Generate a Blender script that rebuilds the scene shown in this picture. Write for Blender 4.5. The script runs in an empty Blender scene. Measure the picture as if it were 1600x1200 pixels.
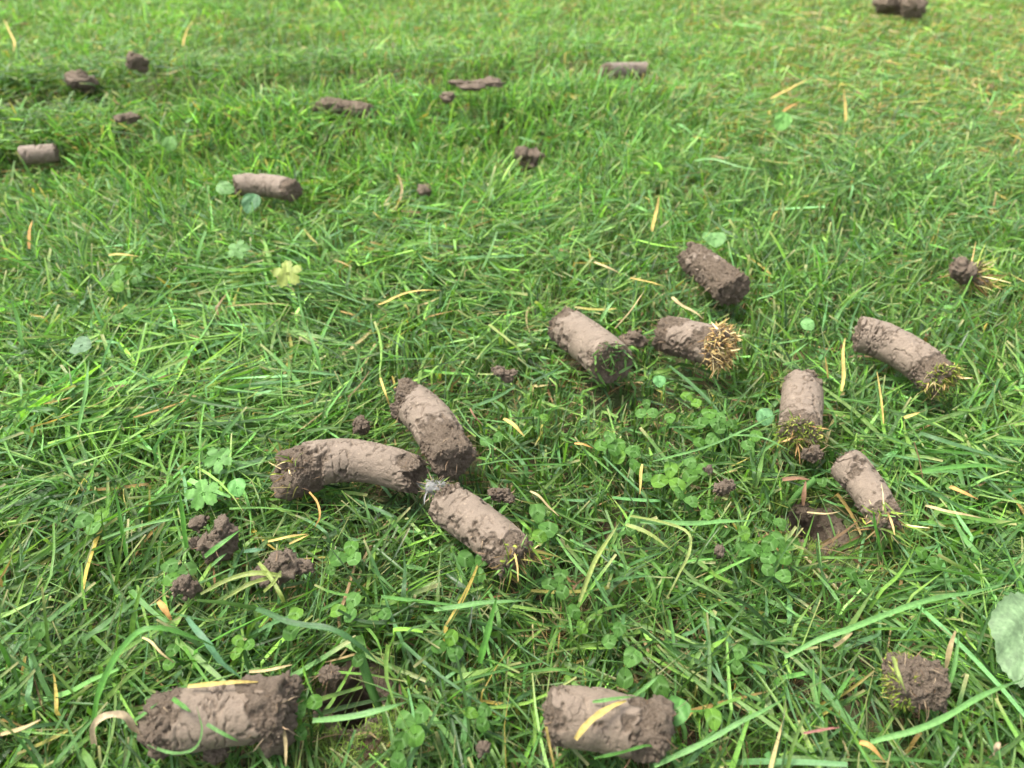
import bpy, bmesh, math, random
import numpy as np
from mathutils import Vector, Matrix, Euler
R = math.radians
rng = np.random.default_rng(11)
random.seed(7)
SC = bpy.context.scene
COL = SC.collection

# ------------------------------------------------------------------ camera, world, sun, exposure
CAM_H = 0.225
PITCH = R(37.8)
cam_d = bpy.data.cameras.new('camera')
cam_d.sensor_width = 36.0
cam_d.lens = 27.0
cam_d.clip_start = 0.005
cam_d.clip_end = 400.0
cam_d.dof.use_dof = True
cam_d.dof.focus_distance = 0.300
cam_d.dof.aperture_fstop = 13.0
cam_o = bpy.data.objects.new('camera', cam_d)
cam_o.location = (0, 0, CAM_H)
cam_o.rotation_euler = (R(90) - PITCH, 0, 0)
COL.objects.link(cam_o)
SC.camera = cam_o

SUN_EL, SUN_AZ = R(66), R(-75)            # azimuth measured from +Y towards +X
W = bpy.data.worlds.new('World'); SC.world = W; W.use_nodes = True
wt = W.node_tree
sky = wt.nodes.new('ShaderNodeTexSky'); sky.sky_type = 'NISHITA'; sky.sun_disc = False
sky.sun_elevation = SUN_EL; sky.sun_rotation = SUN_AZ
sky.air_density = 1.0; sky.dust_density = 3.5; sky.ozone_density = 1.0
bg = wt.nodes['Background']; bg.inputs['Strength'].default_value = 0.105
hsv = wt.nodes.new('ShaderNodeHueSaturation'); hsv.inputs['Saturation'].default_value = 0.35     # thin overcast: a whiter sky
wt.links.new(sky.outputs[0], hsv.inputs['Color']); wt.links.new(hsv.outputs[0], bg.inputs['Color'])
sd = bpy.data.lights.new('sun', 'SUN'); sd.energy = 1.5; sd.angle = R(20); sd.color = (1.0, 0.95, 0.86)
so = bpy.data.objects.new('sun', sd)
sv = Vector((math.sin(SUN_AZ)*math.cos(SUN_EL), math.cos(SUN_AZ)*math.cos(SUN_EL), math.sin(SUN_EL)))
so.rotation_euler = sv.to_track_quat('Z', 'Y').to_euler(); so.location = sv*3
COL.objects.link(so)
SC.view_settings.view_transform = 'Standard'; SC.view_settings.look = 'None'
SC.view_settings.gamma = 1.0; SC.view_settings.use_curve_mapping = False
SC.view_settings.exposure = 2.25
SC.render.engine = 'CYCLES'

# ------------------------------------------------------------------ numeric helpers
def _hash(ix, iy, iz, seed):
    h = (ix.astype(np.int64)*374761393 + iy.astype(np.int64)*668265263 + iz.astype(np.int64)*2147483647 + seed*974634777) & 0xffffffff
    h = ((h ^ (h >> 13))*1274126177) & 0xffffffff
    h = ((h ^ (h >> 16))*2246822519) & 0xffffffff
    return ((h ^ (h >> 15)) & 0xffffff)/float(0xffffff)
def vn(p, seed=0):
    """value noise, -1..1"""
    p = np.asarray(p, float); i = np.floor(p).astype(np.int64); f = p - i; f = f*f*(3 - 2*f)
    r = 0
    for dx in (0, 1):
        wx = f[:, 0] if dx else 1 - f[:, 0]
        for dy in (0, 1):
            wy = f[:, 1] if dy else 1 - f[:, 1]
            for dz in (0, 1):
                wz = f[:, 2] if dz else 1 - f[:, 2]
                r = r + wx*wy*wz*_hash(i[:, 0]+dx, i[:, 1]+dy, i[:, 2]+dz, seed)
    return r*2 - 1
def fbm(p, o=4, seed=0, g=0.5):
    a = 1.0; s = 0; n = 0; p = np.asarray(p, float)
    for k in range(o):
        s = s + a*vn(p + k*17.3, seed + k); n += a; a *= g; p = p*2.03
    return s/n
def sstep(a, b, x):
    t = np.clip((x - a)/(b - a), 0, 1); return t*t*(3 - 2*t)
def nrm(v):
    return v/np.maximum(np.linalg.norm(v, axis=-1, keepdims=True), 1e-12)

# ------------------------------------------------------------------ terrain (canopy offset) and pixel -> ground
SOIL = -0.021                                   # soil lies this far under the mean grass canopy
HOLES = []
def hump(x, y):
    x = np.asarray(x, float); y = np.asarray(y, float)
    ux, uy = 0.982, 0.189
    d = -(x + 0.45)*uy + (y - 0.655)*ux
    a = sstep(-0.95, -0.5, x)*(1 - sstep(0.0, 0.22, x))
    o = a*(0.022*np.exp(-((d + 0.050)/0.050)**2) - 0.078*np.exp(-((d - 0.028)/0.024)**2)*(0.35 + 0.65*np.maximum(np.exp(-((x + 0.14)/0.12)**2), np.exp(-((x + 0.44)/0.10)**2))) + 0.016*np.exp(-((d - 0.11)/0.05)**2))
    o = o - 0.006*np.exp(-((x + 0.08)/0.09)**2 - ((y - 0.345)/0.05)**2)
    p = np.stack([x.ravel()*7, y.ravel()*7, np.zeros(x.size)], 1)
    o = o + 0.004*vn(p, 5).reshape(x.shape)*sstep(0.3, 0.5, y)
    return o
def at(px, py, dz=0.0):
    f = 1200.0; u = (px - 800)/f; v = (py - 600)/f
    cp, sp = math.cos(PITCH), math.sin(PITCH)
    d = (u, cp - v*sp, -(sp + v*cp))
    z = dz
    for _ in range(8):
        t = (CAM_H - z)/(-d[2]); x, y = d[0]*t, d[1]*t
        z = float(hump(np.array([x]), np.array([y]))[0]) + dz
    t = (CAM_H - z)/(-d[2])
    return np.array([d[0]*t, d[1]*t, z])
def ppm(py):                                     # pixels per metre on the lawn at that row of the photograph
    return 1200*(math.sin(PITCH) + (py - 600)/1200*math.cos(PITCH))/CAM_H
def soil_z(x, y):
    x = np.asarray(x, float); y = np.asarray(y, float)
    z = hump(x, y) + SOIL
    p = np.stack([x.ravel()*60, y.ravel()*60, np.zeros(x.size)], 1)
    z = z + 0.0035*fbm(p, 3, 9).reshape(x.shape)
    for (hx, hy) in HOLES:
        r = np.hypot(x - hx, y - hy); z = z + 0.005*np.exp(-(r/0.028)**2) - 0.05*np.exp(-(r/0.0125)**6)
    return z

# ------------------------------------------------------------------ object helpers
def mesh_np(name, V, F, mats, col=None, crumb=None, smooth=True):
    """V (n,3); F list of arrays (m,k) with k = 3 or 4"""
    me = bpy.data.meshes.new(name)
    V = np.ascontiguousarray(V, np.float32)
    me.vertices.add(len(V)); me.vertices.foreach_set('co', V.ravel())
    Fs = [np.asarray(f, np.int32) for f in F if len(f)]
    idx = np.concatenate([f.ravel() for f in Fs]); cnt = np.concatenate([np.full(len(f), f.shape[1], np.int32) for f in Fs])
    st = np.zeros(len(cnt), np.int32); st[1:] = np.cumsum(cnt)[:-1]
    me.loops.add(len(idx)); me.loops.foreach_set('vertex_index', idx)
    me.polygons.add(len(cnt)); me.polygons.foreach_set('loop_start', st)
    me.polygons.foreach_set('use_smooth', np.full(len(cnt), smooth, bool))
    me.update(calc_edges=True)
    if col is not None:
        a = me.attributes.new('col', 'FLOAT_COLOR', 'POINT'); a.data.foreach_set('color', np.ascontiguousarray(col, np.float32).ravel())
    if crumb is not None:
        a = me.attributes.new('crumb', 'FLOAT', 'POINT'); a.data.foreach_set('value', np.ascontiguousarray(crumb, np.float32))
    me.materials.append(mats)
    return me
def obj(name, me, parent=None, loc=None, kind=None, label=None):
    o = bpy.data.objects.new(name, me); COL.objects.link(o)
    if parent is not None: o.parent = parent
    if loc is not None: o.location = loc
    if kind: o['kind'] = kind
    if label: o['label'] = label
    return o
def tag(o, label, cat, group=None, kind=None):
    o['label'] = label; o['category'] = cat
    if group: o['group'] = group
    if kind: o['kind'] = kind
    return o
def thing(name, label, cat, loc, group=None):
    o = bpy.data.objects.new(name, None); COL.objects.link(o); o.location = loc
    o.empty_display_size = 0.01
    return tag(o, label, cat, group)

# ------------------------------------------------------------------ materials
def new_mat(name):
    m = bpy.data.materials.new(name); m.use_nodes = True
    return m, m.node_tree, m.node_tree.nodes['Principled BSDF'], m.node_tree.nodes['Material Output']
def N(t, typ, **kw):
    n = t.nodes.new(typ)
    for k, v in kw.items():
        if k.startswith('i_'): n.inputs[k[2:].replace('_', ' ')].default_value = v
        else: setattr(n, k, v)
    return n
def math_n(t, op, a, b=None):
    n = t.nodes.new('ShaderNodeMath'); n.operation = op
    for i, x in enumerate((a, b)):
        if x is None: continue
        if isinstance(x, (int, float)): n.inputs[i].default_value = x
        else: t.links.new(x, n.inputs[i])
    return n.outputs[0]
def mixc(t, fac, a, b, blend='MIX'):
    n = t.nodes.new('ShaderNodeMix'); n.data_type = 'RGBA'; n.blend_type = blend
    for s, x in ((n.inputs[0], fac), (n.inputs[6], a), (n.inputs[7], b)):
        if isinstance(x, (int, float)): s.default_value = x
        elif isinstance(x, tuple): s.default_value = (*x, 1)
        else: t.links.new(x, s)
    return n.outputs[2]

def plant_mat(name, trans=0.3, rough=0.42, spec=0.45, ribs=True, tcol=(1.25, 1.35, 0.7)):
    m, t, p, out = new_mat(name); L = t.links.new
    at_ = N(t, 'ShaderNodeAttribute', attribute_name='col')
    tc = N(t, 'ShaderNodeTexCoord')
    no = N(t, 'ShaderNodeTexNoise'); no.inputs['Scale'].default_value = 900; no.inputs['Detail'].default_value = 3
    L(tc.outputs['Object'], no.inputs['Vector'])
    r = N(t, 'ShaderNodeMapRange'); r.inputs[1].default_value = 0.25; r.inputs[2].default_value = 0.75
    r.inputs[3].default_value = 0.78; r.inputs[4].default_value = 1.22
    L(no.outputs['Fac'], r.inputs[0])
    c = mixc(t, 1.0, at_.outputs['Color'], r.outputs[0], 'MULTIPLY')
    L(c, p.inputs['Base Color'])
    if not ribs:
        n5 = N(t, 'ShaderNodeTexNoise'); n5.inputs['Scale'].default_value = 260; n5.inputs['Detail'].default_value = 5; L(tc.outputs['Object'], n5.inputs['Vector'])
        r5 = N(t, 'ShaderNodeMapRange'); r5.inputs[1].default_value = 0.3; r5.inputs[2].default_value = 0.7; r5.inputs[3].default_value = 0.72; r5.inputs[4].default_value = 1.25; L(n5.outputs['Fac'], r5.inputs[0])
        c = mixc(t, 1.0, c, r5.outputs[0], 'MULTIPLY'); L(c, p.inputs['Base Color'])
    p.inputs['Roughness'].default_value = rough; p.inputs['Specular IOR Level'].default_value = spec
    if ribs:
        u = math_n(t, 'ABSOLUTE', math_n(t, 'SUBTRACT', at_.outputs['Alpha'], 0.5))
        s = math_n(t, 'MULTIPLY', math_n(t, 'SINE', math_n(t, 'MULTIPLY', at_.outputs['Alpha'], 44.0)), 0.06)
        h = math_n(t, 'ADD', u, s)
        b = N(t, 'ShaderNodeBump'); b.inputs['Strength'].default_value = 0.9; b.inputs['Distance'].default_value = 0.0007
        L(h, b.inputs['Height']); nn = b.outputs[0]
    else:
        b = N(t, 'ShaderNodeBump'); b.inputs['Strength'].default_value = 0.5; b.inputs['Distance'].default_value = 0.0003
        L(no.outputs['Fac'], b.inputs['Height']); nn = b.outputs[0]
    L(nn, p.inputs['Normal'])
    tr = N(t, 'ShaderNodeBsdfTranslucent'); L(mixc(t, 1.0, c, tcol, 'MULTIPLY'), tr.inputs['Color'])
    mx = N(t, 'ShaderNodeMixShader'); mx.inputs[0].default_value = trans
    L(p.outputs[0], mx.inputs[1]); L(tr.outputs[0], mx.inputs[2]); L(mx.outputs[0], out.inputs['Surface'])
    return m
M_GRASS = plant_mat('grass_leaf', 0.34, 0.34, 0.6)
M_LEAF = plant_mat('broad_leaf', 0.25, 0.55, 0.2, ribs=False)
M_DRY = plant_mat('dry_fibre', 0.18, 0.65, 0.2, ribs=False, tcol=(1.1, 1.0, 0.8))

def clay_mat():
    m, t, p, out = new_mat('moist_clay_soil'); L = t.links.new
    cr = N(t, 'ShaderNodeAttribute', attribute_name='crumb')
    tc = N(t, 'ShaderNodeTexCoord')
    def noise(sc, det=5, rough=0.6):
        n = N(t, 'ShaderNodeTexNoise'); n.inputs['Scale'].default_value = sc; n.inputs['Detail'].default_value = det
        n.inputs['Roughness'].default_value = rough; L(tc.outputs['Object'], n.inputs['Vector']); return n
    n1 = noise(130, 6, 0.65); n2 = noise(1300, 6, 0.75); n3 = noise(3000, 3)
    def ramp(src, a, b, c0, c1):
        r = N(t, 'ShaderNodeValToRGB'); r.color_ramp.elements[0].position = a; r.color_ramp.elements[1].position = b
        r.color_ramp.elements[0].color = (*c0, 1); r.color_ramp.elements[1].color = (*c1, 1); L(src, r.inputs[0]); return r.outputs[0]
    smooth = ramp(n1.outputs['Fac'], 0.3, 0.7, (0.142, 0.108, 0.077), (0.208, 0.161, 0.118))
    rough_ = ramp(n2.outputs['Fac'], 0.3, 0.72, (0.140, 0.103, 0.070), (0.300, 0.230, 0.163))
    c = mixc(t, math_n(t, 'MULTIPLY', cr.outputs['Fac'], math_n(t, 'ADD', n1.outputs['Fac'], 0.35)), smooth, rough_)
    sp = ramp(n3.outputs['Fac'], 0.34, 0.44, (0.55, 0.5, 0.45), (1, 1, 1)); c = mixc(t, 0.7, c, mixc(t, 1.0, c, sp, 'MULTIPLY'))
    vp = N(t, 'ShaderNodeTexVoronoi'); vp.inputs['Scale'].default_value = 260; L(tc.outputs['Object'], vp.inputs['Vector'])
    grit = ramp(vp.outputs['Distance'], 0.10, 0.16, (1, 1, 1), (0, 0, 0))
    gr = math_n(t, 'MULTIPLY', grit, 0.35)
    c = mixc(t, gr, c, (0.34, 0.27, 0.19))
    L(c, p.inputs['Base Color'])
    rr = N(t, 'ShaderNodeMapRange'); rr.inputs[3].default_value = 0.52; rr.inputs[4].default_value = 0.95; L(cr.outputs['Fac'], rr.inputs[0])
    L(rr.outputs[0], p.inputs['Roughness']); p.inputs['Specular IOR Level'].default_value = 0.35
    # hairline cracks: voronoi borders warped by noise, only in patches
    wv = N(t, 'ShaderNodeVectorMath'); wv.operation = 'SCALE'; wv.inputs['Scale'].default_value = 0.004; L(n1.outputs['Color'], wv.inputs[0])
    ad = N(t, 'ShaderNodeVectorMath'); ad.operation = 'ADD'; L(tc.outputs['Object'], ad.inputs[0]); L(wv.outputs[0], ad.inputs[1])
    vo = N(t, 'ShaderNodeTexVoronoi'); vo.feature = 'DISTANCE_TO_EDGE'; vo.inputs['Scale'].default_value = 330; L(ad.outputs[0], vo.inputs['Vector'])
    ck = N(t, 'ShaderNodeMapRange'); ck.inputs[1].default_value = 0.0; ck.inputs[2].default_value = 0.05; L(vo.outputs['Distance'], ck.inputs[0])
    n4 = noise(90, 2); pm = N(t, 'ShaderNodeMapRange'); pm.inputs[1].default_value = 0.52; pm.inputs[2].default_value = 0.66; L(n4.outputs['Fac'], pm.inputs[0])
    ckh = math_n(t, 'MULTIPLY', math_n(t, 'SUBTRACT', ck.outputs[0], 1.0), pm.outputs[0])
    hs = math_n(t, 'MULTIPLY', n2.outputs['Fac'], math_n(t, 'ADD', math_n(t, 'MULTIPLY', cr.outputs['Fac'], 2.8), 0.75))
    h = math_n(t, 'ADD', math_n(t, 'ADD', hs, math_n(t, 'MULTIPLY', ckh, 0.55)), math_n(t, 'MULTIPLY', n3.outputs['Fac'], 0.12))
    b = N(t, 'ShaderNodeBump'); b.inputs['Strength'].default_value = 1.0; b.inputs['Distance'].default_value = 0.0009
    L(h, b.inputs['Height']); L(b.outputs[0], p.inputs['Normal'])
    return m
M_CLAY = clay_mat()

def soil_mat():
    m, t, p, out = new_mat('lawn_soil'); L = t.links.new
    tc = N(t, 'ShaderNodeTexCoord')
    def noise(sc, det=4):
        n = N(t, 'ShaderNodeTexNoise'); n.inputs['Scale'].default_value = sc; n.inputs['Detail'].default_value = det
        L(tc.outputs['Object'], n.inputs['Vector']); return n.outputs['Fac']
    a, b_, c_ = noise(45), noise(500, 6), noise(3)
    r = N(t, 'ShaderNodeValToRGB'); e = r.color_ramp.elements
    e[0].position = 0.35; e[0].color = (0.055, 0.036, 0.022, 1); e[1].position = 0.62; e[1].color = (0.045, 0.075, 0.018, 1)
    L(a, r.inputs[0])
    cc = mixc(t, b_, mixc(t, 1.0, r.outputs[0], (0.5, 0.5, 0.5), 'MULTIPLY'), mixc(t, 1.0, r.outputs[0], (1.7, 1.6, 1.4), 'MULTIPLY'))
    g = N(t, 'ShaderNodeAttribute', attribute_name='crumb')        # 1 on the open lawn beyond the modelled blades
    far = mixc(t, c_, (0.05, 0.11, 0.02), (0.10, 0.17, 0.035))
    L(mixc(t, g.outputs['Fac'], cc, far), p.inputs['Base Color']); p.inputs['Roughness'].default_value = 0.95
    b = N(t, 'ShaderNodeBump'); b.inputs['Distance'].default_value = 0.002; L(b_, b.inputs['Height']); L(b.outputs[0], p.inputs['Normal'])
    return m
M_SOIL = soil_mat()

def plain_mat(name, col, rough=0.6, sc=600, amp=0.25, bump=0.0004, sss=0):
    m, t, p, out = new_mat(name); L = t.links.new
    tc = N(t, 'ShaderNodeTexCoord'); no = N(t, 'ShaderNodeTexNoise'); no.inputs['Scale'].default_value = sc; no.inputs['Detail'].default_value = 5
    L(tc.outputs['Object'], no.inputs['Vector'])
    lo = tuple(c*(1 - amp) for c in col); hi = tuple(min(1, c*(1 + amp)) for c in col)
    L(mixc(t, no.outputs['Fac'], lo, hi), p.inputs['Base Color']); p.inputs['Roughness'].default_value = rough
    b = N(t, 'ShaderNodeBump'); b.inputs['Distance'].default_value = bump; L(no.outputs['Fac'], b.inputs['Height']); L(b.outputs[0], p.inputs['Normal'])
    return m
M_MOULD = plain_mat('white_mould', (0.13, 0.13, 0.12), 0.8, 900, 0.3)

# ------------------------------------------------------------------ ribbons (blades, fibres, moss leaves)
def ribbons(base, d0, bend, L, Wd, col, tip=0.1, tw0=None, tw1=None, rings=6, side=None, floor=None, az=None, basew=0.7, tipcol=None, azbend=None):
    n = len(base); s = np.linspace(0, 1, rings)[None, :, None]
    L_ = L[:, None, None]
    P = base[:, None, :] + L_*(d0[:, None, :]*s + bend[:, None, :]*s**2)
    if azbend is not None: P = P + L_*azbend[:, None, :]*(s**3)
    if floor is not None:
        lo = floor[:, None] + np.zeros((1, rings)); P[:, 1:, 2] = np.maximum(P[:, 1:, 2], lo[:, 1:])
    T = np.gradient(P, axis=1); T = nrm(T)
    if side is None:
        up = np.array([0, 0, 1.0]); sd_ = np.cross(np.broadcast_to(d0[:, None, :] + 0.5*bend[:, None, :], P.shape), up); sd_ = nrm(sd_ + 1e-6)
    else: sd_ = np.broadcast_to(side[:, None, :], P.shape)
    sd_ = nrm(sd_ - T*np.sum(sd_*T, -1, keepdims=True))
    nn = np.cross(T, sd_)
    if tw0 is not None:
        a = (tw0[:, None] + (tw1[:, None] if tw1 is not None else 0)*s[..., 0])[..., None]
        sd_ = sd_*np.cos(a) + nn*np.sin(a)
    ss = s[0, :, 0]
    tipv = np.broadcast_to(np.asarray(tip, float), (n,))[:, None]
    prof = (basew + (1 - basew)*np.clip(ss*4, 0, 1))[None, :]*(1 - (1 - tipv)*np.clip((ss[None, :] - 0.35)/0.65, 0, 1)**1.7)
    w = (Wd[:, None]*prof*0.5)[..., None]
    V = np.stack([P - sd_*w, P + sd_*w], 2).reshape(n, rings*2, 3)
    q = np.array([[2*k, 2*k+1, 2*k+3, 2*k+2] for k in range(rings - 1)])
    F = (np.arange(n)[:, None, None]*(rings*2) + q[None]).reshape(-1, 4)
    C = np.ones((n, rings, 2, 4)); C[..., :3] = col[:, None, None, :]
    if tipcol is not None:
        k = (np.clip((ss - 0.86)/0.1, 0, 1)[None, :, None, None]*tipcol[1][:, None, None, None])
        C[..., :3] = C[..., :3]*(1 - k) + tipcol[0]*k
    k0 = np.clip(1 - ss/0.25, 0, 1)[None, :, None, None]*0.5        # pale sheath at the foot
    C[..., :3] = C[..., :3]*(1 - k0) + (C[..., :3]*0.5 + np.array([0.16, 0.17, 0.07])*0.5)*k0
    C[:, :, 0, 3] = 0; C[:, :, 1, 3] = 1
    return V.reshape(-1, 3), F, C.reshape(-1, 4), P
def join(parts):
    V, F, C = [], [], []; o = 0
    for (v, f, c) in parts:
        V.append(v); F.append(f + o); C.append(c); o += len(v)
    return np.concatenate(V), np.concatenate(F), np.concatenate(C)

# ================================================================== SOIL CORES: data first (the grass has to make room)
# px axis ends, optional bend of the middle (px), diameter (px), roughness 0..1, crumbly ends, label, extras
CAPS = []     # (P0, P1, radius) used to press the grass
CORES = [
 dict(k='left', A=(458,737), M=(545,719), B=(646,742), d=76, dB=0.80, rough=0.25, ea=1.0, eb=0.55, z=0.006, torn=True,
      label='long curved clay core with torn ragged right end, lying left of the three touching cores', moss=[(0,-0.1,0.5)], straw_b=0),
 dict(k='upper_mid', A=(634,628), M=(668,652), B=(706,716), d=68, dB=1.05, rough=0.45, ea=0.9, eb=1.0, z=0.007,
      label='bent clay core with crumbly knob on its top end, uppermost of the touching three'),
 dict(k='lower_mid', A=(697,787), M=(752,825), B=(806,872), d=74, dB=0.98, rough=0.35, ea=0.5, eb=0.7, z=0.004,
      label='pinkish clay core with a spot of white mould beside its upper left end', clip_b=True),
 dict(k='disc', A=(882,510), M=(920,536), B=(955,568), d=64, dB=1.08, rough=0.35, ea=0.6, eb=0.4, z=0.006, flat=True, tilt=(-.003, 0, .004),
      label='clay core whose flat cut end facing the viewer is pasted with dark green grass clippings'),
 dict(k='straw', A=(1040,522), M=(1080,532), B=(1130,543), d=60, dB=1.06, rough=0.8, ea=0.6, eb=0.3, z=0.008, straw=True, tilt=(-.004, 0, .005),
      label='rough brown soil core with a thick straw coloured thatch cap on its right end'),
 dict(k='rough', A=(1080,402), M=(1108,422), B=(1144,452), d=50, dB=1.12, rough=0.95, ea=0.8, eb=0.9, z=0.007,
      label='very rough knobbly soil core lying alone above the straw capped core'),
 dict(k='long', A=(1344,522), M=(1405,545), B=(1468,592), d=58, dB=1.0, rough=0.12, ea=0.2, eb=0.9, z=0.007, moss_b=True, cracks=1.6,
      label='long smooth cracked clay core with yellow green moss on its lower right end'),
 dict(k='standing', A=(1254,602), M=(1252,640), B=(1249,678), d=63, dB=1.0, rough=0.25, ea=0.5, eb=0.7, z=0.006, cracks=1.4, mossface=True,
      label='short smooth clay core pointing away from the viewer with a mossy front end'),
 dict(k='taper', A=(1326,728), M=(1356,765), B=(1384,815), d=60, dB=0.85, rough=0.35, ea=0.2, eb=0.8, z=0.005, clip_b=True,
      label='slanting clay core with dark crumbly right flank and torn grass at its lower end'),
 dict(k='bottom_left', A=(255,1132), M=(345,1118), B=(440,1112), d=96, dB=0.95, rough=0.22, ea=.8, eb=.8, z=0.008,
      label='biggest clay core at the bottom left of the lawn with crumbly lumps on both ends'),
 dict(k='bottom_mid', A=(868,1118), M=(945,1126), B=(1028,1146), d=92, dB=0.98, rough=0.25, ea=0.5, eb=1.0, z=0.008,
      label='stout clay core with a yellow blade lying diagonally across it, near the bottom edge'),
 dict(k='stub', A=(1402,1062), M=(1430,1066), B=(1458,1070), d=84, dB=0.95, rough=0.6, ea=0.8, eb=0.6, z=0.004, mossface_a=True,
      label='short blocky mossy soil stub beside the large pale leaf at the lower right'),
 dict(k='far_leaf', A=(372,290), M=(415,290), B=(458,298), d=36, dB=1.0, rough=0.4, ea=0.5, eb=0.7, z=0.007,
      label='blurred clay core with a round pale leaf against its left end, upper left'),
 dict(k='far_top', A=(948,112), M=(980,111), B=(1008,110), d=26, dB=1.0, rough=0.2, ea=0.3, eb=0.3, z=0.006,
      label='small blurred pale core half sunk in upright grass near the top centre'),
 dict(k='far_left', A=(36,243), M=(62,241), B=(86,239), d=29, dB=1.0, rough=0.2, ea=0.3, eb=0.3, z=0.004,
      label='blurred greyish core sunk in the grass at the left edge of the photo'),
 dict(k='far_right', A=(1378,4), M=(1406,6), B=(1438,9), d=32, dB=1.1, rough=1.0, ea=1.0, eb=1.0, z=0.009,
      label='blurred brown core cut off by the top edge of the photo, among yellow grass'),
 dict(k='far_clump', A=(505,168), M=(535,170), B=(575,174), d=30, dB=0.9, rough=0.95, ea=1.0, eb=1.0, z=0.009,
      label='blurred crumbly core on the crest of the grassy bank before the dark hollow'),
]
GC = 'hollow tine soil cores lying on the lawn'
for c in CORES:
    S = ppm(c['M'][1])
    c['r'] = c['d']/S/2*0.97
    c['P'] = [at(*c[k], dz=c['z'] + e) for k, e in zip('AMB', c.get('tilt', (0, 0, 0)))]
    for i in (0, 1): CAPS.append((c['P'][i], c['P'][i+1], c['r']))
# clods: px centre, width px, height px, seed, label, texture of look
CLODS = [
 (336,848, 78,84, 1, 'ragged soil clod with a cut green blade across it, left of the pale stems'),
 (446,885, 92,62, 2, 'dark soil clod sprouting pale torn stems, below the long curved core'),
 (292,918, 40,50, 3, 'small fibrous soil clod just left of the pale torn stems'),
 (309,817, 26,22, 4, 'tiny clod with a little spike above the ragged soil clod'),
 (565,668, 32,38, 5, 'little brown crumb standing above the left core in the gap'),
 (790,585, 34,26, 6, 'small double crumb with a yellow blade under it, in the fine short grass'),
 (1131,762, 30,38, 7, 'small reddish clod just right of the clover group'),
 (1124,861, 14,20, 8, 'tiny crumb standing in the grass below the small reddish clod'),
 (784,776, 38,24, 9, 'dark crumb sunk in the grass right of the white mould'),
 (754,1168, 22,18, 10, 'tiny round crumb left of the stout bottom core'),
 (1267,708, 36,34, 11, 'crumb just below the short mossy fronted core'),
 (985,533, 46,34, 12, 'dark crumbs between the clipping covered core and the straw capped core'),
 (1508,428, 62,44, 13, 'brown clod with a pale straw tuft on its right side, at the right edge'),
 (825,247, 48,38, 14, 'blurred dark clod in the upright grass of the upper centre'),
 (126,126, 56,36, 15, 'blurred reddish clod in the upper left corner grass'),
 (216,98, 34,26, 16, 'small blurred brown clod right of the upper left clod'),
 (664,298, 22,18, 17, 'tiny dark blurred crumb left of the upper centre clod'),
 (740,130, 70,18, 18, 'low strip of brown crumbs left of the half sunk top core'),
 (207,184, 40,20, 19, 'blurred dark crumbs in the grass beside a white tip, upper left'),
 (516,1046, 40,24, 20, 'crumbly soil heaped beside the dark hole above the bottom'),
 (1105,735, 16,14, 21, 'crumb tucked under the right hand clover leaf of the centre group'),
 (700,152, 30,16, 22, 'low crumb at the foot of the upright grass before the hollow'),
]
for (px, py, w, h, sd_, lb) in CLODS:
    p = at(px, py, 0.003); r = 0.5*w/ppm(py)
    CAPS.append((p - [r*0.4, 0, 0], p + [r*0.4, 0, 0], r*0.75))
HOLEPX = [(548,1070), (1278,800)]
HOLES = [tuple(at(px, py, -0.010)[:2]) for px, py in HOLEPX]
CLEAR = [(at(1000,515,-.01)[:2], 0.006), (at(700,700,-.01)[:2], 0.010), (at(1560,640,-.01)[:2], 0.006), (at(655,762,-.01)[:2], 0.008), (at(480,905,-.01)[:2], 0.010)]

# ================================================================== GROUND
def build_ground():
    xs = np.concatenate([-np.geomspace(1.25, 60, 22)[::-1], np.arange(-1.2, 1.2001, 0.0075), np.geomspace(1.25, 60, 22)])
    ys = np.concatenate([-np.geomspace(0.45, 60, 22)[::-1], np.arange(-0.4, 1.9, 0.0075), np.geomspace(1.95, 120, 26)])
    for hx, hy in HOLES:
        xs = np.concatenate([xs[np.abs(xs - hx) > .026], np.arange(hx - .025, hx + .0251, .0025)]); ys = np.concatenate([ys[np.abs(ys - hy) > .026], np.arange(hy - .025, hy + .0251, .0025)])
    xs = np.sort(xs); ys = np.sort(ys)
    X, Y = np.meshgrid(xs, ys); Z = soil_z(X, Y)
    e = np.maximum(np.maximum(np.abs(X) - 1.2, Y - 1.9), -0.4 - Y); k = sstep(0, 0.5, e)
    Z = Z*(1 - k) + k*(-0.012 + 0.15*vn(np.stack([X.ravel()*0.15, Y.ravel()*0.15, X.ravel()*0], 1), 3).reshape(X.shape)*sstep(2, 20, e))
    V = np.stack([X, Y, Z], -1).reshape(-1, 3); nx = len(xs)
    i = np.arange(len(ys) - 1)[:, None]*nx + np.arange(nx - 1)[None]
    F = np.stack([i, i+1, i+1+nx, i+nx], -1).reshape(-1, 4)
    o = obj('ground', mesh_np('ground', V, [F], M_SOIL, crumb=k.ravel()), kind='structure')
build_ground()

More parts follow.
